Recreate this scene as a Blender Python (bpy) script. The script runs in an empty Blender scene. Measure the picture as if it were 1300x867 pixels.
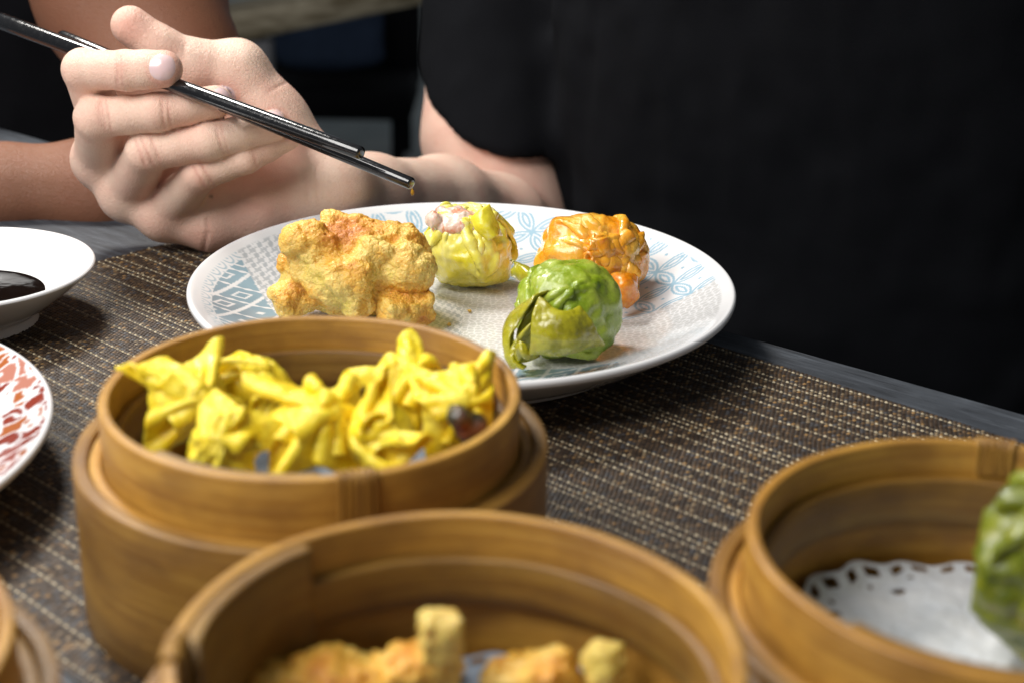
import bpy, math, random
import numpy as np

rng = np.random.default_rng(7)
random.seed(7)
S = 0.0095                      # metres per design unit (design units are about 1 cm)
scene = bpy.context.scene
COL = scene.collection

# ------------------------------------------------------------------ camera
F_PX, PITCH, ROLL, CAM_H = 1983.0, math.radians(21.35), math.radians(1.02), 25.5
W_PX, H_PX = 1300.0, 867.0
_f = np.array([0, math.cos(PITCH), -math.sin(PITCH)])
_x0 = np.array([1.0, 0, 0]); _u0 = np.cross(_x0, _f)
_x = math.cos(ROLL) * _x0 + math.sin(ROLL) * _u0
_u = -math.sin(ROLL) * _x0 + math.cos(ROLL) * _u0
CAM = np.array([0, 0, CAM_H])
FOCUS = 70.5

cd = bpy.data.cameras.new('camera')
cam = bpy.data.objects.new('camera', cd); COL.objects.link(cam)
from mathutils import Matrix, Vector
m = Matrix(((_x[0], _u[0], -_f[0], 0), (_x[1], _u[1], -_f[1], 0), (_x[2], _u[2], -_f[2], 0), (0, 0, 0, 1)))
cam.matrix_world = Matrix.Translation(Vector(CAM * S)) @ m
cd.sensor_width = 36.0; cd.sensor_fit = 'HORIZONTAL'
cd.lens = F_PX / W_PX * 36.0
cd.clip_start = 0.02; cd.clip_end = 60
cd.dof.use_dof = True; cd.dof.focus_distance = FOCUS * S
cd.dof.aperture_fstop = (cd.lens * 1e-3) / (0.60 * S)
scene.camera = cam

# ------------------------------------------------------------------ world, lamps, exposure
w = bpy.data.worlds.new('World'); scene.world = w; w.use_nodes = True
bg = w.node_tree.nodes['Background']
bg.inputs[0].default_value = (0.86, 0.93, 1.0, 1); bg.inputs[1].default_value = 0.155

def area_light(name, loc, target, size, energy, color):
    l = bpy.data.lights.new(name, 'AREA'); l.shape = 'DISK'; l.size = size * S
    l.energy = energy; l.color = color
    o = bpy.data.objects.new(name, l); COL.objects.link(o)
    o.location = Vector(loc) * S
    o.rotation_euler = (Vector(target) - Vector(loc)).to_track_quat('-Z', 'Y').to_euler()
    return o
KEYDIR = np.array([-1.35, 1.65, 2.6]); KEYDIR /= np.linalg.norm(KEYDIR)
area_light('key_lamp', tuple(np.array([-2, 62, 2]) + KEYDIR * 120), (-2, 62, 2), 27, 12.6, (1.0, 0.96, 0.9))
area_light('fill_lamp', (-58, 22, 78), (-8, 74, 5), 70, 12.5, (1.0, 0.97, 0.94))  # soft fill added at front left to brighten the hand, no real fixture

scene.view_settings.view_transform = 'Standard'; scene.view_settings.look = 'None'
scene.view_settings.gamma = 1; scene.view_settings.exposure = 0.0
scene.view_settings.use_curve_mapping = False
scene.cycles.max_bounces = 8
scene.cycles.use_denoising = True

# ------------------------------------------------------------------ projection helpers (design time)
def ray(a, b): return _f + (a - 650) / F_PX * _x - (b - 433.5) / F_PX * _u
def PD(a, b, d): return CAM + ray(a, b) * d                 # at optical depth d
def PZ(a, b, z):
    r = ray(a, b); return CAM + r * ((z - CAM_H) / r[2])    # on a level z
def AT(a, b, Y):
    r = ray(a, b); return CAM + r * (Y / r[1])              # on the vertical plane y = Y
def PROJ(V):
    d = V - CAM; t = d @ _f
    return np.stack([650 + F_PX * (d @ _x) / t, 433.5 - F_PX * (d @ _u) / t, t], 1)

# ------------------------------------------------------------------ noise
def _hash(i, j, k, s):
    h = (i * 374761393 + j * 668265263 + k * 2147483647 + s * 1274126177) & 0xffffffff
    h = ((h ^ (h >> 13)) * 1274126177) & 0xffffffff
    h = (h ^ (h >> 16)) & 0xffffffff
    return h.astype(np.float64) / 4294967295.0
def vnoise(P, s=0):
    P = np.asarray(P, float); I = np.floor(P).astype(np.int64); f = P - I
    f = f * f * f * (f * (f * 6 - 15) + 10)
    r = 0
    for a in (0, 1):
        wa = f[:, 0] if a else 1 - f[:, 0]
        for b in (0, 1):
            wb = f[:, 1] if b else 1 - f[:, 1]
            for c in (0, 1):
                wc = f[:, 2] if c else 1 - f[:, 2]
                r = r + wa * wb * wc * _hash(I[:, 0] + a, I[:, 1] + b, I[:, 2] + c, s)
    return r * 2 - 1
def fbm(P, oct=3, s=0, gain=.5):
    r = 0; a = 1
    for o in range(oct):
        r = r + a * vnoise(P * 2 ** o + o * 17.3, s + o); a *= gain
    return r
def voro(P2, s=0):
    """2D jittered voronoi: F1, F2, cell hash"""
    I = np.floor(P2).astype(np.int64); n = len(P2)
    f1 = np.full(n, 9.0); f2 = np.full(n, 9.0); hid = np.zeros(n)
    z = np.zeros(n, np.int64)
    for a in (-1, 0, 1):
        for b in (-1, 0, 1):
            ci, cj = I[:, 0] + a, I[:, 1] + b
            d = np.hypot(ci + .5 + .8 * (_hash(ci, cj, z, s) - .5) - P2[:, 0], cj + .5 + .8 * (_hash(ci, cj, z + 1, s) - .5) - P2[:, 1])
            near = d < f1
            f2 = np.where(near, f1, np.minimum(f2, d)); hid = np.where(near, _hash(ci, cj, z + 2, s), hid); f1 = np.where(near, d, f1)
    return f1, f2, hid
def voro3(P, s=0):
    I = np.floor(P).astype(np.int64); f1 = np.full(len(P), 9.0); f2 = f1.copy()
    for a in (-1, 0, 1):
        for b in (-1, 0, 1):
            for c in (-1, 0, 1):
                J = I + np.array([a, b, c]); q = np.stack([_hash(J[:, 0], J[:, 1], J[:, 2], s + k) for k in range(3)], 1)
                d = np.linalg.norm(J + q - P, axis=1); f2 = np.where(d < f1, f1, np.minimum(f2, d)); f1 = np.minimum(f1, d)
    return f1, f2
def sstep(a, b, x):
    t = np.clip((x - a) / (b - a), 0, 1); return t * t * (3 - 2 * t)

# ------------------------------------------------------------------ object helpers
BASE = {}
def thing(name, label, cat, base, group=None):
    o = bpy.data.objects.new(name, None); COL.objects.link(o)
    o.empty_display_size = 0.01
    o.location = Vector(base) * S; BASE[o.name] = np.array(base, float)
    o['label'] = label; o['category'] = cat
    if group: o['group'] = group
    return o
def tag(o, label, cat, group=None, kind=None):
    o['label'] = label; o['category'] = cat
    if group: o['group'] = group
    if kind: o['kind'] = kind
    return o
def make_mesh(name, V, Fs, mat, smooth=True, col=None, uv=None, val=None):
    """V (n,3) metres; Fs list of int arrays (k,3) or (k,4); col per-vertex rgb; uv per-vertex; val per-vertex float"""
    me = bpy.data.meshes.new(name)
    if not isinstance(Fs, list): Fs = [Fs]
    Fs = [np.asarray(f, np.int32) for f in Fs if len(f)]
    loops = np.concatenate([f.ravel() for f in Fs])
    cnt = np.concatenate([np.full(len(f), f.shape[1], np.int32) for f in Fs])
    start = np.concatenate([[0], np.cumsum(cnt)[:-1]]).astype(np.int32)
    me.vertices.add(len(V)); me.vertices.foreach_set('co', np.asarray(V, np.float32).ravel())
    me.loops.add(len(loops)); me.loops.foreach_set('vertex_index', loops.astype(np.int32))
    me.polygons.add(len(cnt)); me.polygons.foreach_set('loop_start', start)
    try: me.polygons.foreach_set('loop_total', cnt)
    except Exception: pass
    me.update(calc_edges=True)
    me.polygons.foreach_set('use_smooth', np.full(len(cnt), smooth, bool))
    if col is not None:
        a = me.attributes.new('col', 'FLOAT_COLOR', 'POINT')
        c4 = np.ones((len(V), 4), np.float32); c4[:, :3] = col
        a.data.foreach_set('color', c4.ravel())
    if val is not None:
        a = me.attributes.new('val', 'FLOAT', 'POINT'); a.data.foreach_set('value', np.asarray(val, np.float32))
    if uv is not None:
        l = me.uv_layers.new(name='UVMap')
        l.data.foreach_set('uv', np.asarray(uv, np.float32)[loops].ravel())
    me.validate()
    me.materials.append(mat)
    return me
def root_of(o):
    while o.parent: o = o.parent
    return o
def part(parent, name, V, Fs, mat, **k):
    b = BASE[root_of(parent).name]
    me = make_mesh(name, (np.asarray(V, float) - b) * S, Fs, mat, **k)
    o = bpy.data.objects.new(name, me); COL.objects.link(o); o.parent = parent
    return o
def solo(name, label, cat, base, V, Fs, mat, group=None, kind=None, **k):
    base = np.array(base, float)
    me = make_mesh(name, (np.asarray(V, float) - base) * S, Fs, mat, **k)
    o = bpy.data.objects.new(name, me); COL.objects.link(o); o.location = Vector(base) * S
    BASE[o.name] = base
    if kind: o['kind'] = kind
    if cat: o['label'] = label; o['category'] = cat
    if group: o['group'] = group
    return o

# ------------------------------------------------------------------ geometry helpers
def grid_faces(nu, nv, cu=False, cv=False):
    """faces of an nu x nv vertex grid (index = i*nv+j); cu/cv close"""
    i = np.arange(nu if cu else nu - 1); j = np.arange(nv if cv else nv - 1)
    I, J = np.meshgrid(i, j, indexing='ij'); I2 = (I + 1) % nu; J2 = (J + 1) % nv
    return np.stack([I * nv + J, I2 * nv + J, I2 * nv + J2, I * nv + J2], -1).reshape(-1, 4)
def lathe(prof, n, center=(0, 0, 0), a0=0, a1=2 * math.pi, closed_prof=False):
    """prof (m,2) of (r,z). returns V,F,uv"""
    prof = np.asarray(prof, float); full = abs(a1 - a0 - 2 * math.pi) < 1e-6
    th = np.linspace(a0, a1, n, endpoint=not full)
    T, K = np.meshgrid(th, np.arange(len(prof)), indexing='ij')
    R = prof[K, 0]; Z = prof[K, 1]
    V = np.stack([R * np.cos(T) + center[0], R * np.sin(T) + center[1], Z + center[2]], -1).reshape(-1, 3)
    return V, grid_faces(n, len(prof), cu=full, cv=closed_prof), (T, R, Z)
def cr(ctrl, res, axis=0):
    """Catmull-Rom interpolation of an array along an axis"""
    c = np.moveaxis(np.asarray(ctrl, float), axis, 0); n = len(c)
    c = np.concatenate([[2 * c[0] - c[1]], c, [2 * c[-1] - c[-2]]])
    t = np.linspace(0, n - 1, res); i = np.clip(np.floor(t).astype(int), 0, n - 2); f = (t - i).reshape((-1,) + (1,) * (c.ndim - 1))
    p0, p1, p2, p3 = c[i], c[i + 1], c[i + 2], c[i + 3]
    r = .5 * ((2 * p1) + (-p0 + p2) * f + (2 * p0 - 5 * p1 + 4 * p2 - p3) * f ** 2 + (-p0 + 3 * p1 - 3 * p2 + p3) * f ** 3)
    return np.moveaxis(r, 0, axis)
def gnormals(G):
    du = np.gradient(G, axis=0); dv = np.gradient(G, axis=1)
    n = np.cross(du, dv); return n / (np.linalg.norm(n, axis=2, keepdims=True) + 1e-9)
def sheet(ctrl, ru=34, rv=34, th=.14, noise=.05, nf=1.2, frill=0.0, ff=4.0, seed=0, fine=.015, cru=0.0, cf=.9):
    """thick wavy skin through a grid of control points; returns V,F"""
    G = cr(cr(ctrl, ru, 0), rv, 1)
    n = gnormals(G); P = G.reshape(-1, 3)
    a = np.abs(np.linspace(-1, 1, ru))[:, None]; b = np.abs(np.linspace(-1, 1, rv))[None]
    edge = np.maximum(a, b) ** 4
    d = noise * fbm(P * nf, 3, seed) + fine * vnoise(P * 6, seed + 9)
    if cru:
        Q = P * cf + .35 * np.stack([vnoise(P * 1.1, seed + 21), vnoise(P * 1.1, seed + 22), vnoise(P * 1.1, seed + 23)], 1)
        d = d + cru * ((1 - np.abs(vnoise(Q, seed + 24)) * 2.2) + .5 * (1 - np.abs(vnoise(Q * 2.1, seed + 25)) * 2.2))
    if frill:
        ang = (np.linspace(0, 1, ru)[:, None] + np.linspace(0, 1, rv)[None] * 1.3) * ff * 6.28 + 2 * fbm(P * .6, 2, seed + 3).reshape(ru, rv)
        d = d + (frill * edge * np.sin(ang)).ravel()
    G = G + n * d.reshape(ru, rv)[..., None]
    n = gnormals(G)
    tt = th * (1 - .55 * edge[..., None])
    A = (G + n * tt / 2).reshape(-1, 3); B = (G - n * tt / 2).reshape(-1, 3)
    f = grid_faces(ru, rv); N = ru * rv
    idx = np.arange(N).reshape(ru, rv)
    loop = np.concatenate([idx[:, 0], idx[-1, 1:], idx[-2::-1, -1], idx[0, -2:0:-1]])
    l2 = np.roll(loop, -1)
    # rounded rim vertex ring
    out = []
    mid = (A[loop] + B[loop]) / 2
    cen = mid.mean(0)
    tang = np.roll(mid, -1, 0) - np.roll(mid, 1, 0); tang /= np.linalg.norm(tang, axis=1, keepdims=True) + 1e-9
    o = np.cross(tang, n.reshape(-1, 3)[loop]); sg = np.sign((o * (mid - cen)).sum(1)).sum()
    if sg < 0: o = -o
    M = mid + o * th * .22; k = 2 * N + np.arange(len(loop)); k2 = np.roll(k, -1)
    s1 = np.stack([loop, l2, k2, k], 1); s2 = np.stack([k, k2, l2 + N, loop + N], 1)
    return np.concatenate([A, B, M]), np.concatenate([f, f[:, ::-1] + N, s1[:, ::-1], s2[:, ::-1]])
def merge(*VF):
    V = []; Fq = []; k = 0
    for v, f in VF: V.append(v); Fq.append(np.asarray(f) + k); k += len(v)
    return np.concatenate(V), np.concatenate(Fq)
def cube_sphere(n):
    t = np.tan(np.linspace(-math.pi / 4, math.pi / 4, n)); A, B = np.meshgrid(t, t, indexing='ij'); O = np.ones_like(A)
    V = []; Fq = []
    for k, q in enumerate([(O, A, B), (-O, B, A), (B, O, A), (A, -O, B), (A, B, O), (B, A, -O)]):
        V.append(np.stack(q, -1).reshape(-1, 3)); Fq.append(grid_faces(n, n) + k * n * n)
    V = np.concatenate(V); V /= np.linalg.norm(V, axis=1, keepdims=True); Fq = np.concatenate(Fq)
    key = np.round(V * 1e5).astype(np.int64); _, first, inv = np.unique(key, axis=0, return_index=True, return_inverse=True)
    return V[first], inv.ravel()[Fq]
def vnormals(V, Fq):
    n = np.zeros_like(V); a = np.cross(V[Fq[:, 2]] - V[Fq[:, 0]], V[Fq[:, 3 if Fq.shape[1] == 4 else 1]] - V[Fq[:, 1]]) if Fq.shape[1] == 4 else np.cross(V[Fq[:, 1]] - V[Fq[:, 0]], V[Fq[:, 2]] - V[Fq[:, 0]])
    for c in range(Fq.shape[1]):
        for ax in range(3): n[:, ax] += np.bincount(Fq[:, c], a[:, ax], len(V))
    return n / (np.linalg.norm(n, axis=1, keepdims=True) + 1e-12)
def box(c, sz, rot=None):
    v = np.array([[x, y, z] for x in (-.5, .5) for y in (-.5, .5) for z in (-.5, .5)]) * sz
    if rot is not None: v = v @ np.asarray(rot).T
    f = np.array([[0, 1, 3, 2], [4, 6, 7, 5], [0, 4, 5, 1], [2, 3, 7, 6], [0, 2, 6, 4], [1, 5, 7, 3]])
    return v + np.asarray(c, float), f
def bevel_box(c, sz, b, rot=None):
    """box with chamfered edges (24 vertices)"""
    h = np.asarray(sz, float) / 2; V = []; idx = {}
    for sx in (-1, 1):
        for sy in (-1, 1):
            for sz_ in (-1, 1):
                s = np.array([sx, sy, sz_])
                for ax in range(3):
                    v = s * (h - b); v[ax] = s[ax] * h[ax]; idx[(sx, sy, sz_, ax)] = len(V); V.append(v)
    Fq = []; Ft = []
    for ax in range(3):
        o = [k for k in range(3) if k != ax]
        for sg in (-1, 1):
            q = []
            for a, b_ in ((-1, -1), (1, -1), (1, 1), (-1, 1)):
                s = [0, 0, 0]; s[ax] = sg; s[o[0]] = a; s[o[1]] = b_; q.append(idx[(*s, ax)])
            Fq.append(q if (sg > 0) == (ax != 1) else q[::-1])
    for ax in range(3):
        o = [k for k in range(3) if k != ax]
        for a in (-1, 1):
            for b_ in (-1, 1):
                s = [0, 0, 0]; s[o[0]] = a; s[o[1]] = b_
                s1 = list(s); s1[ax] = -1; s2 = list(s); s2[ax] = 1
                q = [idx[(*s1, o[0])], idx[(*s2, o[0])], idx[(*s2, o[1])], idx[(*s1, o[1])]]
                p = np.array([V[i] for i in q]); nn = np.cross(p[1] - p[0], p[2] - p[0])
                Fq.append(q if nn @ p.mean(0) > 0 else q[::-1])
    for sx in (-1, 1):
        for sy in (-1, 1):
            for sz_ in (-1, 1):
                q = [idx[(sx, sy, sz_, k)] for k in range(3)]; p = np.array([V[i] for i in q])
                nn = np.cross(p[1] - p[0], p[2] - p[0]); Ft.append(q if nn @ p.mean(0) > 0 else q[::-1])
    V = np.array(V)
    if rot is not None: V = V @ np.asarray(rot).T
    return V + np.asarray(c, float), [np.array(Fq), np.array(Ft)]
def rotz(a): c, s = math.cos(a), math.sin(a); return np.array([[c, -s, 0], [s, c, 0], [0, 0, 1]])
def rnd_rot(r):
    q = r.normal(size=4); q /= np.linalg.norm(q); a, b, c, d = q
    return np.array([[1 - 2 * (c * c + d * d), 2 * (b * c - a * d), 2 * (b * d + a * c)], [2 * (b * c + a * d), 1 - 2 * (b * b + d * d), 2 * (c * d - a * b)], [2 * (b * d - a * c), 2 * (c * d + a * b), 1 - 2 * (b * b + c * c)]])

# signed distance modelling
def smin(a, b, k):
    h = np.maximum(k - np.abs(a - b), 0) / k; return np.minimum(a, b) - h * h * k * .25
def cone(P, a, b, ra, rb):
    ba = b - a; t = np.clip(((P - a) @ ba) / (ba @ ba), 0, 1)
    return np.linalg.norm(P - a - t[:, None] * ba, axis=1) - (ra + (rb - ra) * t)
def ellip(P, c, r, rot=None):
    q = P - c
    if rot is not None: q = q @ rot
    k = np.linalg.norm(q / r, axis=1); return (k - 1) * min(r) * (.5 + .5 * np.clip(k, 0, 1)) if False else (k - 1) * np.linalg.norm(q, axis=1) / (k + 1e-9)
def rbox(P, c, h, r, rot):
    q = np.abs((P - c) @ rot) - (np.asarray(h) - r)
    return np.linalg.norm(np.maximum(q, 0), axis=1) + np.minimum(q.max(1), 0) - r
def chain(P, pts, rads, k):
    d = None
    for i in range(len(pts) - 1):
        e = cone(P, pts[i], pts[i + 1], rads[i], rads[i + 1]); d = e if d is None else smin(d, e, k)
    return d
def polygonize(f, lo, hi, h, proj=2):
    """naive surface nets on a field evaluated only near the surface"""
    lo = np.asarray(lo, float); K = 6
    nb = np.ceil((np.asarray(hi) - lo) / (h * K)).astype(int) + 1
    n = nb * K
    cc = [lo[a] + (np.arange(nb[a]) * K + (K - 1) / 2) * h for a in range(3)]
    Pc = np.stack(np.meshgrid(*cc, indexing='ij'), -1).reshape(-1, 3)
    dc = f(Pc).reshape(nb)
    act = np.abs(dc) < h * K * 1.35
    D = np.repeat(np.repeat(np.repeat(dc.astype(np.float32), K, 0), K, 1), K, 2)
    blocks = np.argwhere(act)
    loc = np.stack(np.meshgrid(*[np.arange(K)] * 3, indexing='ij'), -1).reshape(-1, 3)
    for c in range(0, len(blocks), 3000):
        I = (blocks[c:c + 3000, None] * K + loc[None]).reshape(-1, 3)
        D[I[:, 0], I[:, 1], I[:, 2]] = f(lo + I * h)
    neg = D < 0
    cnt = np.zeros(tuple(np.array(D.shape) - 1), np.int8)
    for a in (0, 1):
        for b in (0, 1):
            for c_ in (0, 1):
                cnt += neg[a:D.shape[0] - 1 + a, b:D.shape[1] - 1 + b, c_:D.shape[2] - 1 + c_]
    cells = np.argwhere((cnt > 0) & (cnt < 8))
    vid = np.full(cnt.shape, -1, np.int32); vid[tuple(cells.T)] = np.arange(len(cells))
    acc = np.zeros((len(cells), 3)); wn = np.zeros(len(cells))
    cor = [(a, b, c_) for a in (0, 1) for b in (0, 1) for c_ in (0, 1)]
    val = {q: D[cells[:, 0] + q[0], cells[:, 1] + q[1], cells[:, 2] + q[2]].astype(float) for q in cor}
    for q in cor:
        for ax in range(3):
            if q[ax] == 0:
                r = list(q); r[ax] = 1; r = tuple(r)
                a, b = val[q], val[r]; s = (a < 0) != (b < 0)
                t = np.where(s, a / np.where(s, a - b, 1), 0)
                p = np.tile(np.array(q, float), (len(cells), 1)); p[:, ax] += t
                acc += p * s[:, None]; wn += s
    V = lo + (cells + acc / wn[:, None]) * h
    Fq = []
    for ax in range(3):
        o1, o2 = (ax + 1) % 3, (ax + 2) % 3
        sl = [slice(None)] * 3; sl2 = [slice(None)] * 3; sl[ax] = slice(0, -1); sl2[ax] = slice(1, None)
        e = np.argwhere(neg[tuple(sl)] != neg[tuple(sl2)])
        e = e[(e[:, o1] > 0) & (e[:, o2] > 0) & (e[:, o1] < D.shape[o1] - 1) & (e[:, o2] < D.shape[o2] - 1)]
        u = np.zeros(3, int); u[o1] = 1; v = np.zeros(3, int); v[o2] = 1
        q = np.stack([vid[tuple((e - u - v).T)], vid[tuple((e - v).T)], vid[tuple(e.T)], vid[tuple((e - u).T)]], 1)
        fl = neg[tuple(e.T)]
        q[~fl] = q[~fl][:, ::-1]; Fq.append(q)
    Fq = np.concatenate(Fq); Fq = Fq[(Fq >= 0).all(1)]
    for _ in range(proj):
        e = h * .3; g = np.stack([f(V + np.eye(3)[a] * e) - f(V - np.eye(3)[a] * e) for a in range(3)], 1) / (2 * e)
        d = f(V); V = V - g * (np.clip(d, -h, h) / np.maximum((g * g).sum(1), .25))[:, None] * .9
    return V, Fq

# ------------------------------------------------------------------ gathered wrappers (small cloth solver)
def disc_map(A, B):
    """square [-1,1]^2 -> disc, concentric"""
    r = np.where(np.abs(A) > np.abs(B), A, B)
    with np.errstate(divide='ignore', invalid='ignore'):
        ph = np.where(np.abs(A) > np.abs(B), np.pi / 4 * B / np.where(A == 0, 1, A), np.pi / 2 - np.pi / 4 * A / np.where(B == 0, 1, B))
    ph = np.where((A == 0) & (B == 0), 0, ph)
    return r * np.cos(ph), r * np.sin(ph)
def gather(n=54, half=4.0, shape='square', ball=(1.3, 1.3, 1.2), neck_rho=2.3, neck_r=.45, neck_z=1.5, iters=900, seed=0, grav=.6, flare=.5, kb=.3, walls=None, lump=.12, tiltf=(0, 0), comp=.6, wav=.22, nw=None):
    r_ = np.random.default_rng(seed)
    a = np.linspace(-1, 1, n); A, B = np.meshgrid(a, a, indexing='ij')
    if shape == 'disc': A, B = disc_map(A, B)
    R0 = np.stack([A * half, B * half, np.zeros_like(A)], -1)
    rho = np.hypot(R0[..., 0], R0[..., 1])
    sl = []
    for di, dj, k in [(1, 0, 1.), (0, 1, 1.), (1, 1, .6), (1, -1, .6), (2, 0, kb), (0, 2, kb), (3, 0, kb * .5), (0, 3, kb * .5)]:
        ai = slice(0, n - di); bi = slice(di, n)
        aj, bj = (slice(0, n - dj), slice(dj, n)) if dj >= 0 else (slice(-dj, n), slice(0, n + dj))
        sl.append(((ai, aj), (bi, bj), np.linalg.norm(R0[bi, bj] - R0[ai, aj], axis=-1), k))
    ball = np.array(ball)
    P = R0.copy()
    # start as a loose bowl around the filling
    th = np.arctan2(R0[..., 1], R0[..., 0]); ben = np.clip(rho / (neck_rho * 1.5), 0, 1.3)
    P[..., 2] = -ball[2] - .05 + .55 * rho * ben
    P[..., 0] *= 1 - .25 * np.clip(ben, 0, 1); P[..., 1] *= 1 - .25 * np.clip(ben, 0, 1)
    if walls is not None:
        rb = ball[0] + .12; ex = np.maximum(rho - rb, 0); rr = np.minimum(rho, rb)
        P[..., 0] = rr * np.cos(th); P[..., 1] = rr * np.sin(th); P[..., 2] = -ball[2] - .05 + ex
    P += .05 * r_.normal(size=P.shape) + (wav * (np.sin(th * (nw or r_.integers(7, 10)) + r_.uniform(0, 6) + rho * .5) + .6 * np.sin(th * 13 + 1)) * np.clip(rho / neck_rho - .5, 0, 1))[..., None] * np.stack([np.cos(th), np.sin(th), .5 + 0 * th], -1)
    Pp = P.copy(); dt = .03
    lump_off = r_.uniform(0, 50)
    for it in range(iters):
        f = min(1, it / (iters * .55))
        v = (P - Pp) * .93; Pp = P.copy()
        P = P + v; P[..., 2] -= grav * dt * dt * (9 if it > iters * .3 else 2)
        out = rho > neck_rho + .2
        if flare:
            d2 = P[..., :2] / (np.linalg.norm(P[..., :2], axis=-1, keepdims=True) + .05)
            P[..., :2] += d2 * (flare * dt * dt * out)[..., None]
            P[..., 0] += tiltf[0] * dt * dt * out; P[..., 1] += tiltf[1] * dt * dt * out
        for _ in range(3):
            acc = np.zeros_like(P); cnt = np.zeros(P.shape[:2])
            for a_, b_, L, k in sl:
                d = P[b_] - P[a_]; l = np.linalg.norm(d, axis=-1) + 1e-9
                c = (k * .5 * (l - L) / l)
                c = np.where(l < L, c * comp, c) if k >= .5 else np.where(l < L, c, c * .3)
                c = d * c[..., None]
                acc[a_] += c; acc[b_] -= c; cnt[a_] += k; cnt[b_] += k
            P = P + acc / cnt[..., None] * 1.25
            if walls is None:
                w_ = np.exp(-((rho - neck_rho) / .28) ** 2); rr = np.linalg.norm(P[..., :2], axis=-1) + 1e-9
                tgt = neck_r + (1 - f) * (neck_rho * .8)
                over = np.maximum(rr - tgt, 0) * w_ * .5
                P[..., :2] -= P[..., :2] / rr[..., None] * over[..., None]
                P[..., 2] += (neck_z - P[..., 2]) * w_ * .05 * f
            else:
                rmax, z0 = walls; rr = np.linalg.norm(P[..., :2], axis=-1) + 1e-9
                w_ = sstep(1.2, 2.0, rho); tgt = rmax(P[..., 2], np.arctan2(P[..., 1], P[..., 0])) + (1 - f) * .5
                over = np.maximum(rr - tgt, 0) * w_ * .5
                P[..., :2] -= P[..., :2] / rr[..., None] * over[..., None]
            q = P / ball; l = np.linalg.norm(q, axis=-1) + 1e-9
            if walls is not None: l = (np.abs(q[..., 0] ** 2 + q[..., 1] ** 2) ** 3 + np.abs(q[..., 2]) ** 6) ** (1 / 6) + 1e-9
            lr = 1.0 + (lump * np.sin(q[..., 0] * 3 + lump_off) * np.sin(q[..., 1] * 3.3 + 1) * np.sin(q[..., 2] * 2.7 + 2) if lump else 0)
            ins = l < lr
            if walls is not None: ins = ins & (rho < 99)
            P = np.where(ins[..., None], P + (q / l[..., None] * lr[..., None] * ball - P) * .8 if lump else P + (q / l[..., None] * ball - P) * .8, P)
            P[..., 2] = np.maximum(P[..., 2], -ball[2] - .06)
    return P
def crumple(G, amp, f, seed):
    P = G.reshape(-1, 3); Q = P * f + .4 * np.stack([vnoise(P * 1.1, seed + k) for k in range(3)], 1)
    d = amp * ((.45 - np.abs(vnoise(Q, seed + 4)) * 1.6) + .5 * (.45 - np.abs(vnoise(Q * 2.1, seed + 5)) * 1.6) + .25 * vnoise(Q * 4.3, seed + 6))
    n = gnormals(G); s_ = np.sign((n * (G - G.mean((0, 1)))).sum(-1).mean())
    return G + n * s_ * d.reshape(G.shape[:2])[..., None]
def thicken(G, th, up=2, fine=.012, seed=0):
    G = cr(cr(G, G.shape[0] * up, 0), G.shape[1] * up, 1)
    n = gnormals(G); ru, rv = G.shape[:2]; P = G.reshape(-1, 3)
    G = G + n * (fine * vnoise(P * 5, seed) + fine * vnoise(P * 11, seed + 1)).reshape(ru, rv)[..., None]
    A = (G + n * th / 2).reshape(-1, 3); B = (G - n * th / 2).reshape(-1, 3); N = ru * rv
    f = grid_faces(ru, rv); idx = np.arange(N).reshape(ru, rv)
    loop = np.concatenate([idx[:, 0], idx[-1, 1:], idx[-2::-1, -1], idx[0, -2:0:-1]]); l2 = np.roll(loop, -1)
    s1 = np.stack([loop, l2, l2 + N, loop + N], 1)
    return np.concatenate([A, B]), np.concatenate([f, f[:, ::-1] + N, s1[:, ::-1]])
def euler(ax, ay, az):
    cx, sx, cy, sy, cz, sz = *[g(math.radians(ax)) for g in (math.cos, math.sin)], *[g(math.radians(ay)) for g in (math.cos, math.sin)], *[g(math.radians(az)) for g in (math.cos, math.sin)]
    return np.array([[cz, -sz, 0], [sz, cz, 0], [0, 0, 1]]) @ np.array([[cy, 0, sy], [0, 1, 0], [-sy, 0, cy]]) @ np.array([[1, 0, 0], [0, cx, -sx], [0, sx, cx]])

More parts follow.
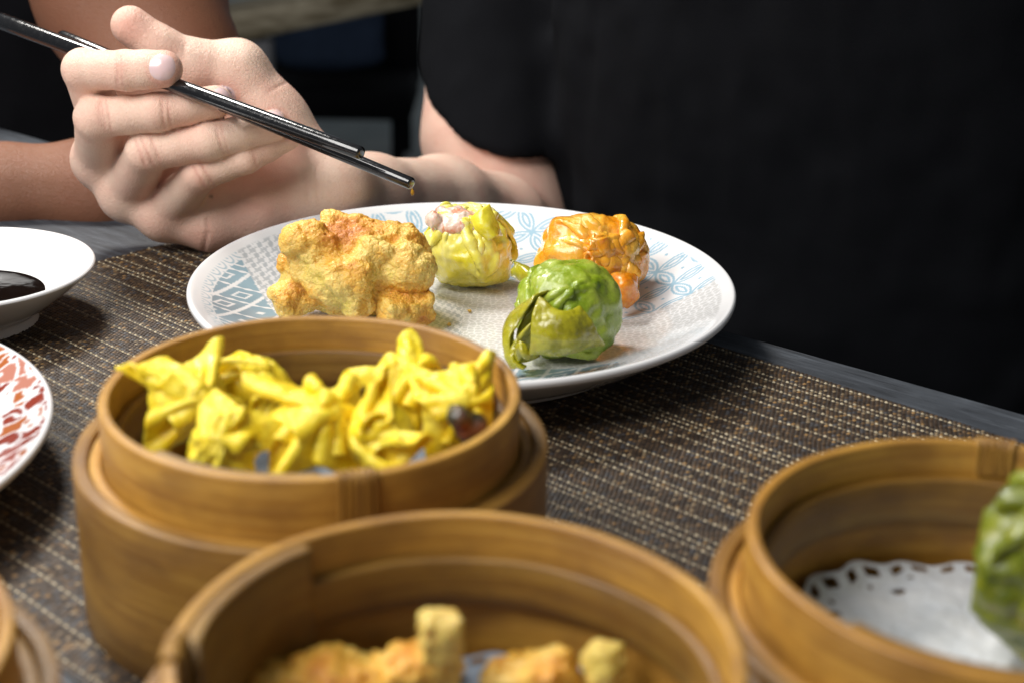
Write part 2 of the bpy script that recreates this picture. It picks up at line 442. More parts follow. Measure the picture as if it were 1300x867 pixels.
# ------------------------------------------------------------------ material helpers
class NT:
    def __init__(s, name):
        s.m = bpy.data.materials.new(name); s.m.use_nodes = True; s.t = s.m.node_tree; s.n = s.t.nodes
        s.b = s.n['Principled BSDF']
    def new(s, typ, **k):
        n = s.n.new(typ)
        for a, v in k.items(): setattr(n, a, v)
        return n
    def link(s, a, b):
        if hasattr(a, 'links') or isinstance(a, bpy.types.NodeSocket): s.t.links.new(a, b)
        else: b.default_value = a if not (isinstance(a, tuple) and len(a) == 3 and b.type == 'RGBA') else (*a, 1)
    def attr(s, name, out='Color'): return s.new('ShaderNodeAttribute', attribute_name=name).outputs[out]
    def obj(s): return s.new('ShaderNodeTexCoord').outputs['Object']
    def uv(s): return s.new('ShaderNodeTexCoord').outputs['UV']
    def mapping(s, v, scale=(1, 1, 1), loc=(0, 0, 0), rot=(0, 0, 0)):
        n = s.new('ShaderNodeMapping'); s.link(v, n.inputs[0]); n.inputs['Scale'].default_value = scale
        s.link(loc, n.inputs['Location']); n.inputs['Rotation'].default_value = rot; return n.outputs[0]
    def noise(s, v, scale, detail=3, rough=.55, dist=0, out=0):
        n = s.new('ShaderNodeTexNoise'); s.link(v, n.inputs['Vector']); n.inputs['Scale'].default_value = scale
        n.inputs['Detail'].default_value = detail; n.inputs['Roughness'].default_value = rough; n.inputs['Distortion'].default_value = dist
        return n.outputs[out]
    def vor(s, v, scale, feature='F1', out='Distance', rnd=1):
        n = s.new('ShaderNodeTexVoronoi', feature=feature); s.link(v, n.inputs['Vector']); n.inputs['Scale'].default_value = scale
        n.inputs['Randomness'].default_value = rnd; return n.outputs[out]
    def ramp(s, f, stops, interp='LINEAR'):
        n = s.new('ShaderNodeValToRGB'); s.link(f, n.inputs[0]); r = n.color_ramp; r.interpolation = interp
        while len(r.elements) < len(stops): r.elements.new(.5)
        for e, (p, c) in zip(r.elements, stops):
            e.position = p; e.color = (*c, 1) if isinstance(c, tuple) else (c, c, c, 1)
        return n.outputs[0]
    def mix(s, f, a, b, mode='MIX'):
        n = s.new('ShaderNodeMix', data_type='RGBA', blend_type=mode); s.link(f, n.inputs[0]); s.link(a, n.inputs[6]); s.link(b, n.inputs[7]); return n.outputs[2]
    def math(s, op, a, b=0.0, c=0.0):
        n = s.new('ShaderNodeMath', operation=op); s.link(a, n.inputs[0]); s.link(b, n.inputs[1]); s.link(c, n.inputs[2]); return n.outputs[0]
    def bump(s, h, strength, dist, normal=None):
        n = s.new('ShaderNodeBump'); s.link(h, n.inputs['Height']); n.inputs['Strength'].default_value = strength; n.inputs['Distance'].default_value = dist
        if normal is not None: s.link(normal, n.inputs['Normal'])
        return n.outputs[0]
    def set(s, **k):
        for a, v in k.items():
            key = {'col': 'Base Color', 'rough': 'Roughness', 'metal': 'Metallic', 'spec': 'Specular IOR Level', 'normal': 'Normal', 'coat': 'Coat Weight', 'coatr': 'Coat Roughness',
                   'sss': 'Subsurface Weight', 'sssr': 'Subsurface Radius', 'ssss': 'Subsurface Scale', 'trans': 'Transmission Weight', 'ior': 'IOR', 'sheen': 'Sheen Weight', 'sheenr': 'Sheen Roughness', 'alpha': 'Alpha'}[a]
            s.link(v, s.b.inputs[key])
        return s.m

CM = 1 / S     # texture scale for one repeat per design unit

def mat_bamboo(name, tint=1.0, dark=0.0):
    n = NT(name); uv = n.uv()
    rnd = n.new('ShaderNodeObjectInfo').outputs['Random']
    off = n.new('ShaderNodeCombineXYZ'); n.link(n.math('MULTIPLY', rnd, 37.0), off.inputs[0]); n.link(n.math('MULTIPLY', rnd, 11.0), off.inputs[1])
    a = n.noise(n.mapping(uv, (.08, 2.6, 1), off.outputs[0]), 1, 5, .62)
    b = n.noise(n.mapping(uv, (.16, 17, 1), off.outputs[0]), 1, 4, .7)
    c = n.noise(n.mapping(uv, (.45, .7, 1), off.outputs[0]), 1, 3, .5)
    h = n.math('ADD', n.math('MULTIPLY', a, .52), n.math('MULTIPLY', b, .48))
    t = tint
    col = n.ramp(h, [(.31, (.22 * t, .09 * t, .010 * t)), (.44, (.39 * t, .185 * t, .023 * t)), (.57, (.53 * t, .288 * t, .046 * t)), (.71, (.66 * t, .41 * t, .10 * t))])
    st = n.ramp(c, [(.40, 0.0), (.66, 1.0)])
    col = n.mix(n.math('MULTIPLY', st, .62), col, (.20 * t, .085 * t, .014 * t))
    if dark: col = n.mix(dark, col, (.12, .06, .02))
    spk = n.noise(n.mapping(uv, (3, 9, 1), off.outputs[0]), 1, 2, .5)
    col = n.mix(n.math('MULTIPLY', n.ramp(spk, [(.62, 0.0), (.75, 1.0)]), .35), col, (.16, .07, .02))
    return n.set(col=col, rough=n.ramp(b, [(.3, .34), (.7, .58)]), normal=n.bump(n.math('ADD', b, n.math('MULTIPLY', a, .8)), .35, .0012), coat=.12, coatr=.3)
def mat_simple(name, col, rough=.5, **k):
    n = NT(name); return n.set(col=col, rough=rough, **k)
def mat_glaze(name, rough=.1):
    n = NT(name); o = n.obj()
    return n.set(col=n.attr('col'), rough=n.ramp(n.noise(o, .9 * CM, 3), [(.3, rough * .8), (.7, rough * 1.5)]), coat=.4, coatr=.06,
                 normal=n.bump(n.noise(o, .8 * CM, 2), .04, .002))
def mat_dough(name, c1, c2, c3, rough=.25, sss=.35, radius=(.006, .005, .002), bump=.25, fs=1.0, coat=.4, spots=None, alt=None):
    """cooked dough skin: c1 thick, c2 mid, c3 stretched; vertex value 'val' drives thickness tint"""
    n = NT(name); o = n.obj()
    a = n.noise(o, 1.1 * CM * fs, 4, .6, .4); b = n.noise(o, 5 * CM * fs, 3, .6); g = n.noise(o, 22 * CM * fs, 2)
    v = n.attr('val', 'Fac')
    f = n.math('ADD', n.math('MULTIPLY', a, .9), n.math('MULTIPLY', v, .45))
    col = n.ramp(f, [(.30, c1), (.52, c2), (.85, c3)])
    if alt: col = n.mix(n.attr('col'), col, n.ramp(f, [(.30, alt[0]), (.52, alt[1]), (.85, alt[2])]))
    if spots: col = n.mix(n.math('MULTIPLY', n.ramp(n.noise(o, 2.4 * CM * fs, 3, .6), [(.56, 0.0), (.72, 1.0)]), .6), col, spots)
    hgt = n.math('ADD', n.math('MULTIPLY', b, 1.0), n.math('MULTIPLY', g, .25))
    return n.set(col=col, rough=n.ramp(b, [(.3, rough * .7), (.75, rough * 1.6)]), sss=sss, sssr=radius, ssss=1.0, normal=n.bump(hgt, bump, .0016), coat=coat, coatr=.12)
def mat_skin(name, base=(.83, .60, .475), red=(.76, .40, .31), dark=(.55, .35, .27)):
    n = NT(name); o = n.obj()
    a = n.noise(o, .45 * CM, 4, .6); b = n.noise(o, 7 * CM, 3, .6); pores = n.vor(o, 16 * CM)
    col = n.mix(n.math('MULTIPLY', n.ramp(a, [(.40, 0.0), (.66, 1.0)]), .45), base, red)
    col = n.mix(n.math('MULTIPLY', n.ramp(b, [(.45, 0.0), (.7, 1.0)]), .12), col, dark)
    col = n.mix(n.attr('val', 'Fac'), col, red)
    at = n.new('ShaderNodeAttribute', attribute_name='col')
    col = n.mix(1.0, col, at.outputs['Color'], 'MULTIPLY')
    wr = n.noise(n.mapping(o, (1, .35, 1)), 9 * CM, 3, .6)
    lines = n.vor(n.mapping(o, (1, .8, 1.25)), 9 * CM, 'DISTANCE_TO_EDGE')
    h = n.math('ADD', n.math('MULTIPLY', pores, .4), n.math('ADD', wr, n.math('MULTIPLY', n.ramp(lines, [(0.0, 0.0), (.12, 1.0)]), .35)))
    return n.set(col=col, rough=.46, spec=.4, sss=.15, sssr=(.0045, .002, .0012), ssss=1.0, normal=n.bump(h, .42, .0012))
def mat_cloth(name, col, f=26, sheen=.0):
    n = NT(name); o = n.obj()
    a = n.noise(n.mapping(o, (1, 1, .5)), f * CM, 2); b = n.noise(o, .35 * CM, 4)
    c = n.mix(n.math('MULTIPLY', b, .8), col, tuple(x * 1.7 for x in col))
    return n.set(col=c, rough=.95, spec=.06, sheen=sheen, sheenr=.5, normal=n.bump(n.math('ADD', a, n.math('MULTIPLY', b, .5)), .4, .0012))

M_BAM = mat_bamboo('bamboo', 1.0); M_BAM_IN_SHADED = mat_bamboo('bamboo_inner_shaded', .54); M_BAM_OUT_SHADED = mat_bamboo('bamboo_outer_shaded', .68, .18); M_LASH = mat_bamboo('bamboo_lashing', 1.0, .25)  # inner and outer bamboo darkened in colour to stand in for shade
M_GLAZE = mat_glaze('glazed_print', .10)

# ================================================================== setting
# floor
V = np.array([[-700, -400, -78], [700, -400, -78], [700, 900, -78], [-700, 900, -78]], float)
n = NT('floor_stone'); o_ = n.obj()
fm = n.set(col=n.ramp(n.noise(o_, .02 * CM, 5, .6), [(.35, (.22, .25, .25)), (.7, (.40, .42, .41))]), rough=.8)
fl = solo('floor', None, None, (0, 200, -78), V, [np.array([[0, 1, 2, 3]])], fm, kind='structure')

# table: far edge runs down to the right in the picture
E1 = PZ(905, 415, 0); E2 = PZ(1300, 525, 0)
ed = (E2 - E1) / np.linalg.norm(E2 - E1); en = np.array([ed[1], -ed[0], 0])        # en points to the camera side
if en[1] > 0: en = -en
n = NT('table_wood'); o_ = n.obj()
ang = math.atan2(ed[1], ed[0])
mp = n.mapping(n.mapping(o_, (1, 1, 1), (0, 0, 0), (0, 0, -ang)), (.25, 2.2, 2.2))
g1 = n.noise(mp, 1.0 * CM, 5, .65, .8); g2 = n.noise(n.mapping(mp, (.5, 5, 5)), 1.6 * CM, 3, .7); g3 = n.noise(o_, .25 * CM, 4)
tc = n.ramp(n.math('ADD', n.math('MULTIPLY', g1, .6), n.math('MULTIPLY', g2, .4)), [(.34, (.012, .014, .018)), (.52, (.036, .042, .052)), (.70, (.10, .115, .135))])
tc = n.mix(n.math('MULTIPLY', n.ramp(g3, [(.45, 0.0), (.7, 1.0)]), .4), tc, (.10, .115, .135))
M_TABLE = n.set(col=tc, rough=n.ramp(g2, [(.3, .42), (.7, .65)]), normal=n.bump(n.math('ADD', g1, g2), .4, .001))
tb = thing('table', 'dark grey weathered wooden table under the woven placemat', 'table', tuple((E1 + E2) / 2 + en * 40 - np.array([0, 0, 78])))
R = np.stack([ed, en, np.array([0, 0, 1.0])], 1)
if np.linalg.det(R) < 0: R = np.stack([ed, -en, np.array([0, 0, 1.0])], 1)
tcen = E1 + ed * (-8) + en * 40
V, Fl = bevel_box(tcen + np.array([0, 0, -1.5]), (150, 80, 3.0), .12, R)
part(tb, 'tabletop', V, Fl, M_TABLE, smooth=False)
for sx in (-1, 1):
    for sy in (-1, 1):
        V, Fl = bevel_box(tcen + ed * sx * 68 + en * sy * 33 + np.array([0, 0, -40.6]), (6, 6, 74.8), .2, R)
        part(tb, 'leg', V, Fl, M_TABLE, smooth=False)

# woven placemat
mat_t = thing('placemat', 'brown woven vinyl placemat with pale dashed threads', 'placemat', (0, 55, 0.01))
Mf1 = PZ(890, 430, .15)[:2]; Mf2 = PZ(1300, 560, .15)[:2]
du = (Mf2 - Mf1) / np.linalg.norm(Mf2 - Mf1); dn = np.array([du[1], -du[0]])
if dn[1] > 0: dn = -dn
Ml = PZ(155, 322, .15)[:2]
uL = (Ml - Mf1) @ du; LU = 56.0
wN = (np.array([-13.0, 38.6]) - Mf1) @ dn; LV = wN
pu, pv = .205, .18
nu, nv = int(LU / pu), int(LV / pv)
I, J = np.meshgrid(np.arange(nu), np.arange(nv), indexing='ij'); I = I.ravel(); J = J.ravel()
rowr = np.random.default_rng(3)
rowkind = np.zeros(nv, int)
j = 1
while j < nv:
    rowkind[j] = 1
    j += int(rowr.choice([2, 4, 5, 6, 6, 8]))
ch = np.random.default_rng(11).random((len(I), 4))
uo = uL + (I + .5 + .5 * (J % 2)) * pu; vo = (J + .5) * pv
wob = .03 * np.sin(uo * .9 + J) + .02 * (ch[:, 3] - .5); vo = vo + wob
keep = (uo < uL + LU) & (vo < LV - .05) & (vo > .05)
bright = rowkind[J] == 1
pal = np.array([[.030, .019, .012], [.052, .034, .021], [.085, .052, .027], [.045, .043, .045], [.15, .11, .065], [.17, .10, .04]])
pk = np.searchsorted(np.cumsum([.42, .26, .12, .10, .06, .04]), ch[:, 0]); pk = np.clip(pk, 0, 5)
cc = pal[pk] * (.9 + .7 * ch[:, 1:2])
even = (I % 2 == 0)
cc[bright & even] = np.array([.44, .37, .25]) * (.6 + .35 * ch[bright & even, 1:2])
cc[bright & ~even] = np.array([.20, .15, .09]) * (.6 + .5 * ch[bright & ~even, 1:2])
hx = np.where(bright, .44, .40) * pu; hy = np.where(bright, .32, .60) * pv
hz = np.where(bright & even, .07, .055) * (.8 + .4 * ch[:, 2])
K = 4
a = np.linspace(-1, 1, K); A, B = np.meshgrid(a, a, indexing='ij'); A = A.ravel(); B = B.ravel()
dome = (1 - A ** 2 * .98) ** .5 * (1 - B ** 2 * .98) ** .5
idx = np.where(keep)[0]; nk = len(idx)
lu = uo[idx, None] + A * hx[idx, None]; lv = vo[idx, None] + B * hy[idx, None] + .12 * A * hx[idx, None]
lz = .055 + dome * hz[idx, None]
XY = Mf1 + lu[..., None] * du + lv[..., None] * dn
V = np.concatenate([XY, lz[..., None]], -1).reshape(-1, 3)
gf = grid_faces(K, K)[:, ::-1]
Fq = (np.arange(nk)[:, None, None] * K * K + gf[None]).reshape(-1, 4)
colv = np.repeat(cc[idx], K * K, 0)
n = NT('vinyl_thread')
M_WEAVE = n.set(col=n.attr('col'), rough=.45, spec=.22, normal=n.bump(n.noise(n.obj(), 14 * CM, 2), .2, .0006))
def plate_quad(u0, u1, v0, v1, z0, z1):
    q = np.array([Mf1 + a * du + b * dn for a, b in ((u0, v0), (u1, v0), (u1, v1), (u0, v1))])
    v = np.concatenate([np.c_[q, np.full(4, z0)], np.c_[q, np.full(4, z1)]])
    return v, np.array([[0, 1, 2, 3], [7, 6, 5, 4], [0, 4, 5, 1], [1, 5, 6, 2], [2, 6, 7, 3], [3, 7, 4, 0]])
vb, fb = plate_quad(uL, uL + LU, 0, LV, .012, .07)
part(mat_t, 'backing', vb, [fb], mat_simple('mat_backing', (.018, .014, .012), .6), smooth=False)
w_ = part(mat_t, 'weave', V, [Fq], M_WEAVE, col=colv); w_['kind'] = 'stuff'

# ================================================================== plate with printed patches
PC = np.array([-2.23, 65.66])
def loc_px(a, b, z): return PZ(a, b, z)[:2] - PC
def side(P, a, b):      # signed distance from the line a->b (left positive)
    d = (b - a) / np.linalg.norm(b - a); return d[0] * (P[:, 1] - a[1]) - d[1] * (P[:, 0] - a[0])
def inner_surface(prof_in, nr, nt, c):
    L = np.concatenate([[0], np.cumsum(np.hypot(*np.diff(prof_in, axis=0).T))])
    s = np.linspace(0, L[-1], nr); r = np.interp(s, L, prof_in[:, 0]); z = np.interp(s, L, prof_in[:, 1])
    return np.stack([r, z], 1)
def smooth_prof(pts, n):
    return cr(np.asarray(pts, float), n, 0)
def dish(t, prof_in, prof_out, c, nt, nr, colfun, name_in='dish'):
    pin = smooth_prof(prof_in, 200); pin = inner_surface(pin, nr, nt, c)
    pout = smooth_prof(prof_out, 60)
    pr = np.concatenate([pin, pout])
    V, Fq, (T, Rr, Zz) = lathe(pr, nt, (c[0], c[1], 0))
    isin = np.tile(np.arange(len(pr)) < nr, nt)
    P2 = V[:, :2] - c
    col = np.full((len(V), 3), .76) * np.array([1, 1, 1.01])
    col[isin] = colfun(P2[isin], np.hypot(*P2[isin].T))
    return part(t, name_in, V, [Fq], M_GLAZE, col=col)
WHITE = np.array([.74, .74, .75])
def mixc(a, b, f): return a * (1 - f[:, None]) + b * f[:, None]
i1, i2 = loc_px(293, 320, 2.2), loc_px(352, 400, 1.2)          # ikat / small grey check
k1, k2 = loc_px(452, 262, 2.8), loc_px(500, 330, 1.2)          # grey check / rings
b1, b2 = loc_px(930, 350, 2.7), loc_px(800, 398, 1.3)          # rings / pebble
def plate_print(P, r):
    n = len(P); col = np.tile(WHITE, (n, 1))
    jit = .06 * vnoise(np.c_[P * 4, np.zeros(n)], 5); aa = .03
    # pebble ground
    f1, f2, hid = voro(P / .30, 2); peb = sstep(.10, .22, f2 - f1)
    pebc = np.array([.50, .50, .495]) * (0.97 + .06 * hid)[:, None]
    pebble = mixc(np.tile(WHITE, (n, 1)), pebc, peb * .8)
    # rings
    a = math.radians(20); Q = P @ np.array([[math.cos(a), -math.sin(a)], [math.sin(a), math.cos(a)]]); g = 1.8; q = Q / g
    fr = q - np.round(q); ds = []
    for dx in (-1, 0, 1):
        for dy in (-1, 0, 1): ds.append(np.hypot(fr[:, 0] - dx, fr[:, 1] - dy))
    ds = np.sort(np.stack(ds), 0); sd = (ds[1] - .7071) * g
    w_ = .045
    ln = np.maximum(1 - sstep(w_, w_ + aa, np.abs(sd + .04)), 1 - sstep(w_, w_ + aa, np.abs(sd + .24)))
    ln = np.maximum(ln, 1 - sstep(.07, .10, ds[0] * g)); ln = np.maximum(ln, .8 * (1 - sstep(w_, w_ + aa, np.abs(ds[0] * g - .72)) * 1.0) * 0)
    rings = mixc(np.tile(WHITE, (n, 1)), np.tile([.27, .45, .57], (n, 1)), ln * .9)
    # small grey check
    s_ = P / .46; ii = np.floor(s_ + .12 * np.sin(s_[:, ::-1] * 6.28)); odd = ((ii.sum(1)) % 2)
    f_ = s_ - np.floor(s_); leaf = sstep(.38, .46, np.abs(f_[:, 0] - .5) + np.abs(f_[:, 1] - .5) * .8 + .12 * np.sin(f_[:, 0] * 9))
    hound = mixc(np.tile(WHITE, (n, 1)), np.tile([.45, .475, .50], (n, 1)), (odd * (1 - leaf) + (1 - odd) * leaf * .9))
    # ikat lozenges
    a = math.radians(-14); Q = P @ np.array([[math.cos(a), -math.sin(a)], [math.sin(a), math.cos(a)]])
    cu = Q[:, 0] / 1.28; ic = np.floor(cu); fu = cu - ic
    saw = .05 * np.abs(((Q[:, 1] * 3.1) % 1) - .5)
    cv = Q[:, 1] / 1.9 + .5 * (ic % 2) - .55 * fu; jc = np.floor(cv); fv = cv - jc
    ex = np.minimum(fu, 1 - fu) * 1.28 - saw; ey = np.minimum(fv, 1 - fv) * 1.9 - .06 - .04 * np.sin(fu * 18)
    fill = sstep(.05, .09, ex) * sstep(.0, .05, ey)
    cx, cy = np.abs(fu - .5) * 1.28, np.abs(fv - .5) * 1.9
    ring = sstep(.16, .19, np.maximum(cx, cy * .62)) * (1 - sstep(.25, .28, np.maximum(cx, cy * .62)))
    blob = 1 - sstep(.10, .14, np.maximum(cx, cy * .7))
    kind = _hash(ic.astype(np.int64), jc.astype(np.int64), np.zeros(n, np.int64), 4) > .45
    fill = fill * (1 - np.where(kind, ring, blob))
    ikat = mixc(np.tile(WHITE, (n, 1)), np.tile([.25, .375, .45], (n, 1)) * (.85 + .3 * vnoise(np.c_[P * .5, np.zeros(n)], 8)[:, None] * .5), fill * .93)
    # rim scallops on the ikat side
    th = np.arctan2(P[:, 1], P[:, 0]); sc = ((th * 13) % 1); arc = np.abs(np.hypot((sc - .5) * .9, (11.4 - r) * 1.0) - .45)
    arcs = mixc(np.tile([.33, .46, .54], (n, 1)), np.tile(WHITE, (n, 1)), 1 - sstep(.07, .13, np.minimum(arc, np.abs(arc - .28))))
    ikat = np.where((r > 11.0)[:, None], arcs, ikat)
    isik = side(P, i1, i2) < 0; isho = (side(P, k1, k2) < 0) & ~isik & (P[:, 0] < 0); isri = (side(P, b1, b2) < 0)
    ri = ~isik & ~isho & isri & (r > 5.2 + jit) & (P[:, 1] > -2)
    col = pebble.copy()
    col[ri] = rings[ri]; col[isho & (P[:, 1] > -4)] = hound[isho & (P[:, 1] > -4)]; col[isik] = ikat[isik]
    low = (P[:, 1] < -6.0) & (np.abs(P[:, 0] - 2.4) < 4.2)
    col[low] = ikat[low]
    e = sstep(11.35, 11.5, r)[:, None]; col = col * (1 - e) + WHITE * e
    return col
plate = thing('plate', 'large white round plate printed with blue and grey patchwork patterns holding four dumplings', 'plate', (PC[0], PC[1], .13))
P_IN = [(0, .93), (3, .93), (6, .95), (7.6, 1.05), (9, 1.42), (10.4, 2.02), (11.4, 2.56), (11.75, 2.74), (11.9, 2.80)]
P_OUT = [(11.97, 2.80), (12.05, 2.72), (12.06, 2.58), (11.9, 2.40), (10.8, 1.70), (9.6, .95), (8.7, .50), (8.35, .36), (8.2, .14), (7.9, .13), (7.8, .4), (5, .5), (0, .5)]
dish(plate, P_IN, P_OUT, PC, 1150, 210, plate_print, 'dish')

# red patterned plate at the left
RC = np.array([-28.4, 48.5])
def red_print(P, r):
    n = len(P); col = np.tile(WHITE, (n, 1)); Z = np.zeros(n)
    wv = fbm(np.c_[P * .55, Z], 3, 31); w2 = vnoise(np.c_[P * 1.7, Z], 33)
    th = np.arctan2(P[:, 1], P[:, 0])
    sw = np.abs(((th * 5.0 + r * .45 + wv * 1.1) % 1) - .5)
    f1, f2, hid = voro(np.c_[th * 10, r / 1.0] + .3 * w2[:, None], 5); petal = sstep(.06, .14, f2 - f1)
    red = np.array([.23, .028, .010]); org = np.array([.36, .10, .022]); pink = np.array([.42, .17, .12])
    col = mixc(col, np.where((hid < .6)[:, None], red, np.where((hid < .74)[:, None], org, np.where((hid < .86)[:, None], pink, WHITE))), petal * sstep(.05, .11, sw))
    for (rr, aa, R0, c0, ph) in [(8.6, math.radians(16), 1.55, org, 0), (9.0, math.radians(49), 1.7, red, .4), (8.4, math.radians(-14), 1.4, red, .1), (8.6, math.radians(80), 1.5, org, 0), (5, math.radians(30), 1.8, red, 0), (4.5, math.radians(-20), 1.5, org, 0)]:
        d = P - rr * np.array([math.cos(aa), math.sin(aa)]); q = np.hypot(*d.T); a2 = np.arctan2(d[:, 1], d[:, 0]) + ph
        m1 = q < R0 * (1 + .05 * np.sin(a2 * 14)); col[m1] = c0
        m0 = (q >= R0 * (1 + .05 * np.sin(a2 * 14))) & (q < R0 * 1.14 + .1); col[m0] = WHITE
        pet = (np.abs(((a2 / 6.283 * 8) % 1) - .5) < .33 * np.sqrt(np.clip(1 - ((q - R0 * .52) / (R0 * .34)) ** 2, 0, 1))); col[pet & m1] = WHITE
        col[q < R0 * .14] = red
    e = sstep(12.0, 12.1, r)[:, None]; return col * (1 - e) + WHITE * e
rp = thing('plate', 'plate with rust red and orange floral print beside the sauce bowl', 'plate', (RC[0], RC[1], .13))
dish(rp, [(a * 12.2 / 12, b * .9) for a, b in P_IN], [(a * 12.2 / 12, b * .9) for a, b in P_OUT], RC, 760, 140, red_print, 'dish')

# sauce bowl
BC = np.array([-24.75, 66.4])
sb = thing('sauce_bowl', 'small white porcelain bowl of dark soy sauce', 'bowl', (BC[0], BC[1], 0.0))
dish(sb, [(0, .75), (1.5, .77), (2.8, 1.0), (3.9, 1.6), (4.8, 2.25), (5.45, 2.66), (5.6, 2.74), (5.68, 2.76)],
     [(5.74, 2.75), (5.8, 2.68), (5.76, 2.56), (5.3, 2.14), (4.5, 1.5), (3.7, .9), (3.15, .55), (3.05, .35), (3.1, .02), (2.9, .015), (2.8, .35), (0, .4)], BC, 160, 60, lambda P, r: np.tile([.80, .80, .80], (len(P), 1)), 'bowl_body')
n = NT('soy_sauce')
M_SOY = n.set(col=(.006, .003, .002), rough=.06, spec=.5, coat=.2, coatr=.03, normal=n.bump(n.noise(n.obj(), .8 * CM, 2), .06, .004))
prof = [(0, 1.3), (2, 1.3), (3.0, 1.3), (3.3, 1.305), (3.48, 1.34)]
V, Fq, _ = lathe(prof, 90, (BC[0], BC[1], 0))
ss = solo('soy_sauce', 'dark brown soy sauce pooled in the white bowl', 'sauce', (BC[0], BC[1], 1.3), V, [Fq], M_SOY)

# ================================================================== bamboo steamers
FLOOR_Z = 2.9
def hoop(t, name, r0, r1, z0, z1, c, mat, n=150, a0=0, a1=2 * math.pi, seed=0, wob=.03, zw=.03, parent=None):
    b = min(.07, (r1 - r0) * .3, (z1 - z0) * .3)
    zz = np.linspace(z0 + b, z1 - b, 4)
    prof = [(r1, z) for z in zz] + [(r1 - b * .3, z1 - b * .3), (r1 - b, z1), (r0 + b, z1), (r0 + b * .3, z1 - b * .3)] + [(r0, z) for z in zz[::-1]] + [(r0 + b, z0), (r1 - b, z0)]
    V, Fq, (T, Rr, Zz) = lathe(prof, n, (0, 0, 0), a0, a1, True)
    T = T.ravel(); ns = vnoise(np.c_[np.cos(T) * 1.6, np.sin(T) * 1.6, np.full(len(T), seed * 3.7)], seed)
    ns2 = vnoise(np.c_[np.cos(T) * 2.6, np.sin(T) * 2.6, np.full(len(T), seed * 1.3 + 5)], seed + 4)
    rr = np.hypot(V[:, 0], V[:, 1]); V[:, :2] *= ((rr + wob * ns) / rr)[:, None]; V[:, 2] += zw * ns2 * (V[:, 2] > (z0 + z1) / 2)
    uv = np.stack([T * (r0 + r1) / 2, Zz.ravel() + (Rr.ravel() - r0) * 1.0], 1)
    V = V + np.array([c[0], c[1], 0])
    m_ = len(prof)
    Fs = [Fq]
    if abs(a1 - a0 - 2 * math.pi) > 1e-6:
        cap0 = np.arange(m_); cap1 = (n - 1) * m_ + np.arange(m_); Fs += [cap0[None, ::-1], cap1[None]]
    # lathe orientation: flip so that normals point out
    Fs[0] = Fs[0][:, ::-1]
    return part(parent or t, name, V, Fs, mat, uv=uv)
def steamer(label, c, lash_deg, seam_deg, group, rot):
    t = thing('bamboo_steamer', label, 'steamer', (c[0], c[1], .12), group)
    sd = int(rot * 10) % 50 + 1
    hoop(t, 'inner_hoop', 6.02, 6.34, .9, 6.82, c, M_BAM, seed=sd)
    hoop(t, 'middle_hoop', 6.37, 6.74, .4, 4.98, c, M_BAM, seed=sd + 1)
    hoop(t, 'outer_hoop', 6.77, 7.22, .13, 5.12, c, M_BAM_OUT_SHADED, seed=sd + 2)
    hoop(t, 'lining_hoop', 5.72, 6.0, 4.35, 5.75, c, M_BAM_IN_SHADED, seed=sd + 3, zw=.05)
    hoop(t, 'ledge_hoop', 5.5, 6.0, 2.2, 2.62, c, M_BAM_IN_SHADED, n=80, seed=sd + 4)
    a = math.radians(seam_deg)
    hoop(t, 'hoop_overlap', 5.66, 6.03, 2.9, 6.76, c, M_BAM_IN_SHADED, n=40, a0=a, a1=a + .85, seed=sd + 5, wob=.02)
    # slatted floor
    k = 0
    for x in np.arange(-5.4, 5.5, .78):
        L = 2 * math.sqrt(max(5.95 ** 2 - (abs(x) + .33) ** 2, .5))
        Rz = rotz(math.radians(rot)); p = Rz @ np.array([x, 0, 0])
        V, Fl = bevel_box((c[0] + p[0], c[1] + p[1], 2.74), (.66, L, .2), .05, Rz)
        uv = np.c_[(V[:, 1] - c[1]), (V[:, 0] - c[0]) + V[:, 2]]
        part(t, 'slat', V, Fl, M_BAM_IN_SHADED, smooth=False, uv=uv)
    # lashing: narrow strips folded over the rim
    for kk in range(6):
        aa = math.radians(lash_deg) + (kk - 2.5) * .030
        path = [(5.98, 5.9), (5.98, 6.6), (6.0, 6.83), (6.08, 6.89), (6.27, 6.89), (6.36, 6.83), (6.38, 6.6), (6.385, 5.02)]
        inn = np.array([(r - (.0), z) for r, z in path]); th = .05
        nrm = np.gradient(inn, axis=0); nrm = np.stack([nrm[:, 1], -nrm[:, 0]], 1); nrm /= np.linalg.norm(nrm, axis=1, keepdims=True)
        if nrm[1, 0] > 0: nrm = -nrm
        out = inn + nrm * th
        rows = []
        for s_, pth in ((-1, inn), (-1, out), (1, out), (1, inn)):
            da = s_ * (.012 + .002 * math.sin(kk * 5)) + .004 * np.sin(np.arange(len(pth)) * 1.3 + kk)
            rows.append(np.stack([c[0] + pth[:, 0] * np.cos(aa + da), c[1] + pth[:, 0] * np.sin(aa + da), pth[:, 1]], 1))
        V = np.stack(rows, 1).reshape(-1, 3); Fq = grid_faces(len(path), 4, False, True)
        uv = np.c_[np.repeat(np.arange(len(path)) * 1.0, 4), np.tile([0, .05, .2, .25], len(path)) + kk]
        part(t, 'lashing', V, [Fq], M_LASH, uv=uv)
    return t
MID = np.array([-6.04, 43.65]); FRT = np.array([-1.08, 29.49]); RGT = np.array([12.36, 34.54]); LFT = np.array([-17.1, 28.4])
G_ST = 'bamboo steamers on the placemat'
steamer('bamboo steamer filled with yellow wontons', MID, -72, -130, G_ST, 12)
steamer('bamboo steamer holding golden fried pieces, in front of the wontons', FRT, 183, 131, G_ST, 31)
steamer('bamboo steamer lined with a white lace paper doily', RGT, 76, -140, G_ST, 55)
steamer('empty bamboo steamer beside the fried food steamer, cut off at the edge', LFT, 170, -60, G_ST, 78)

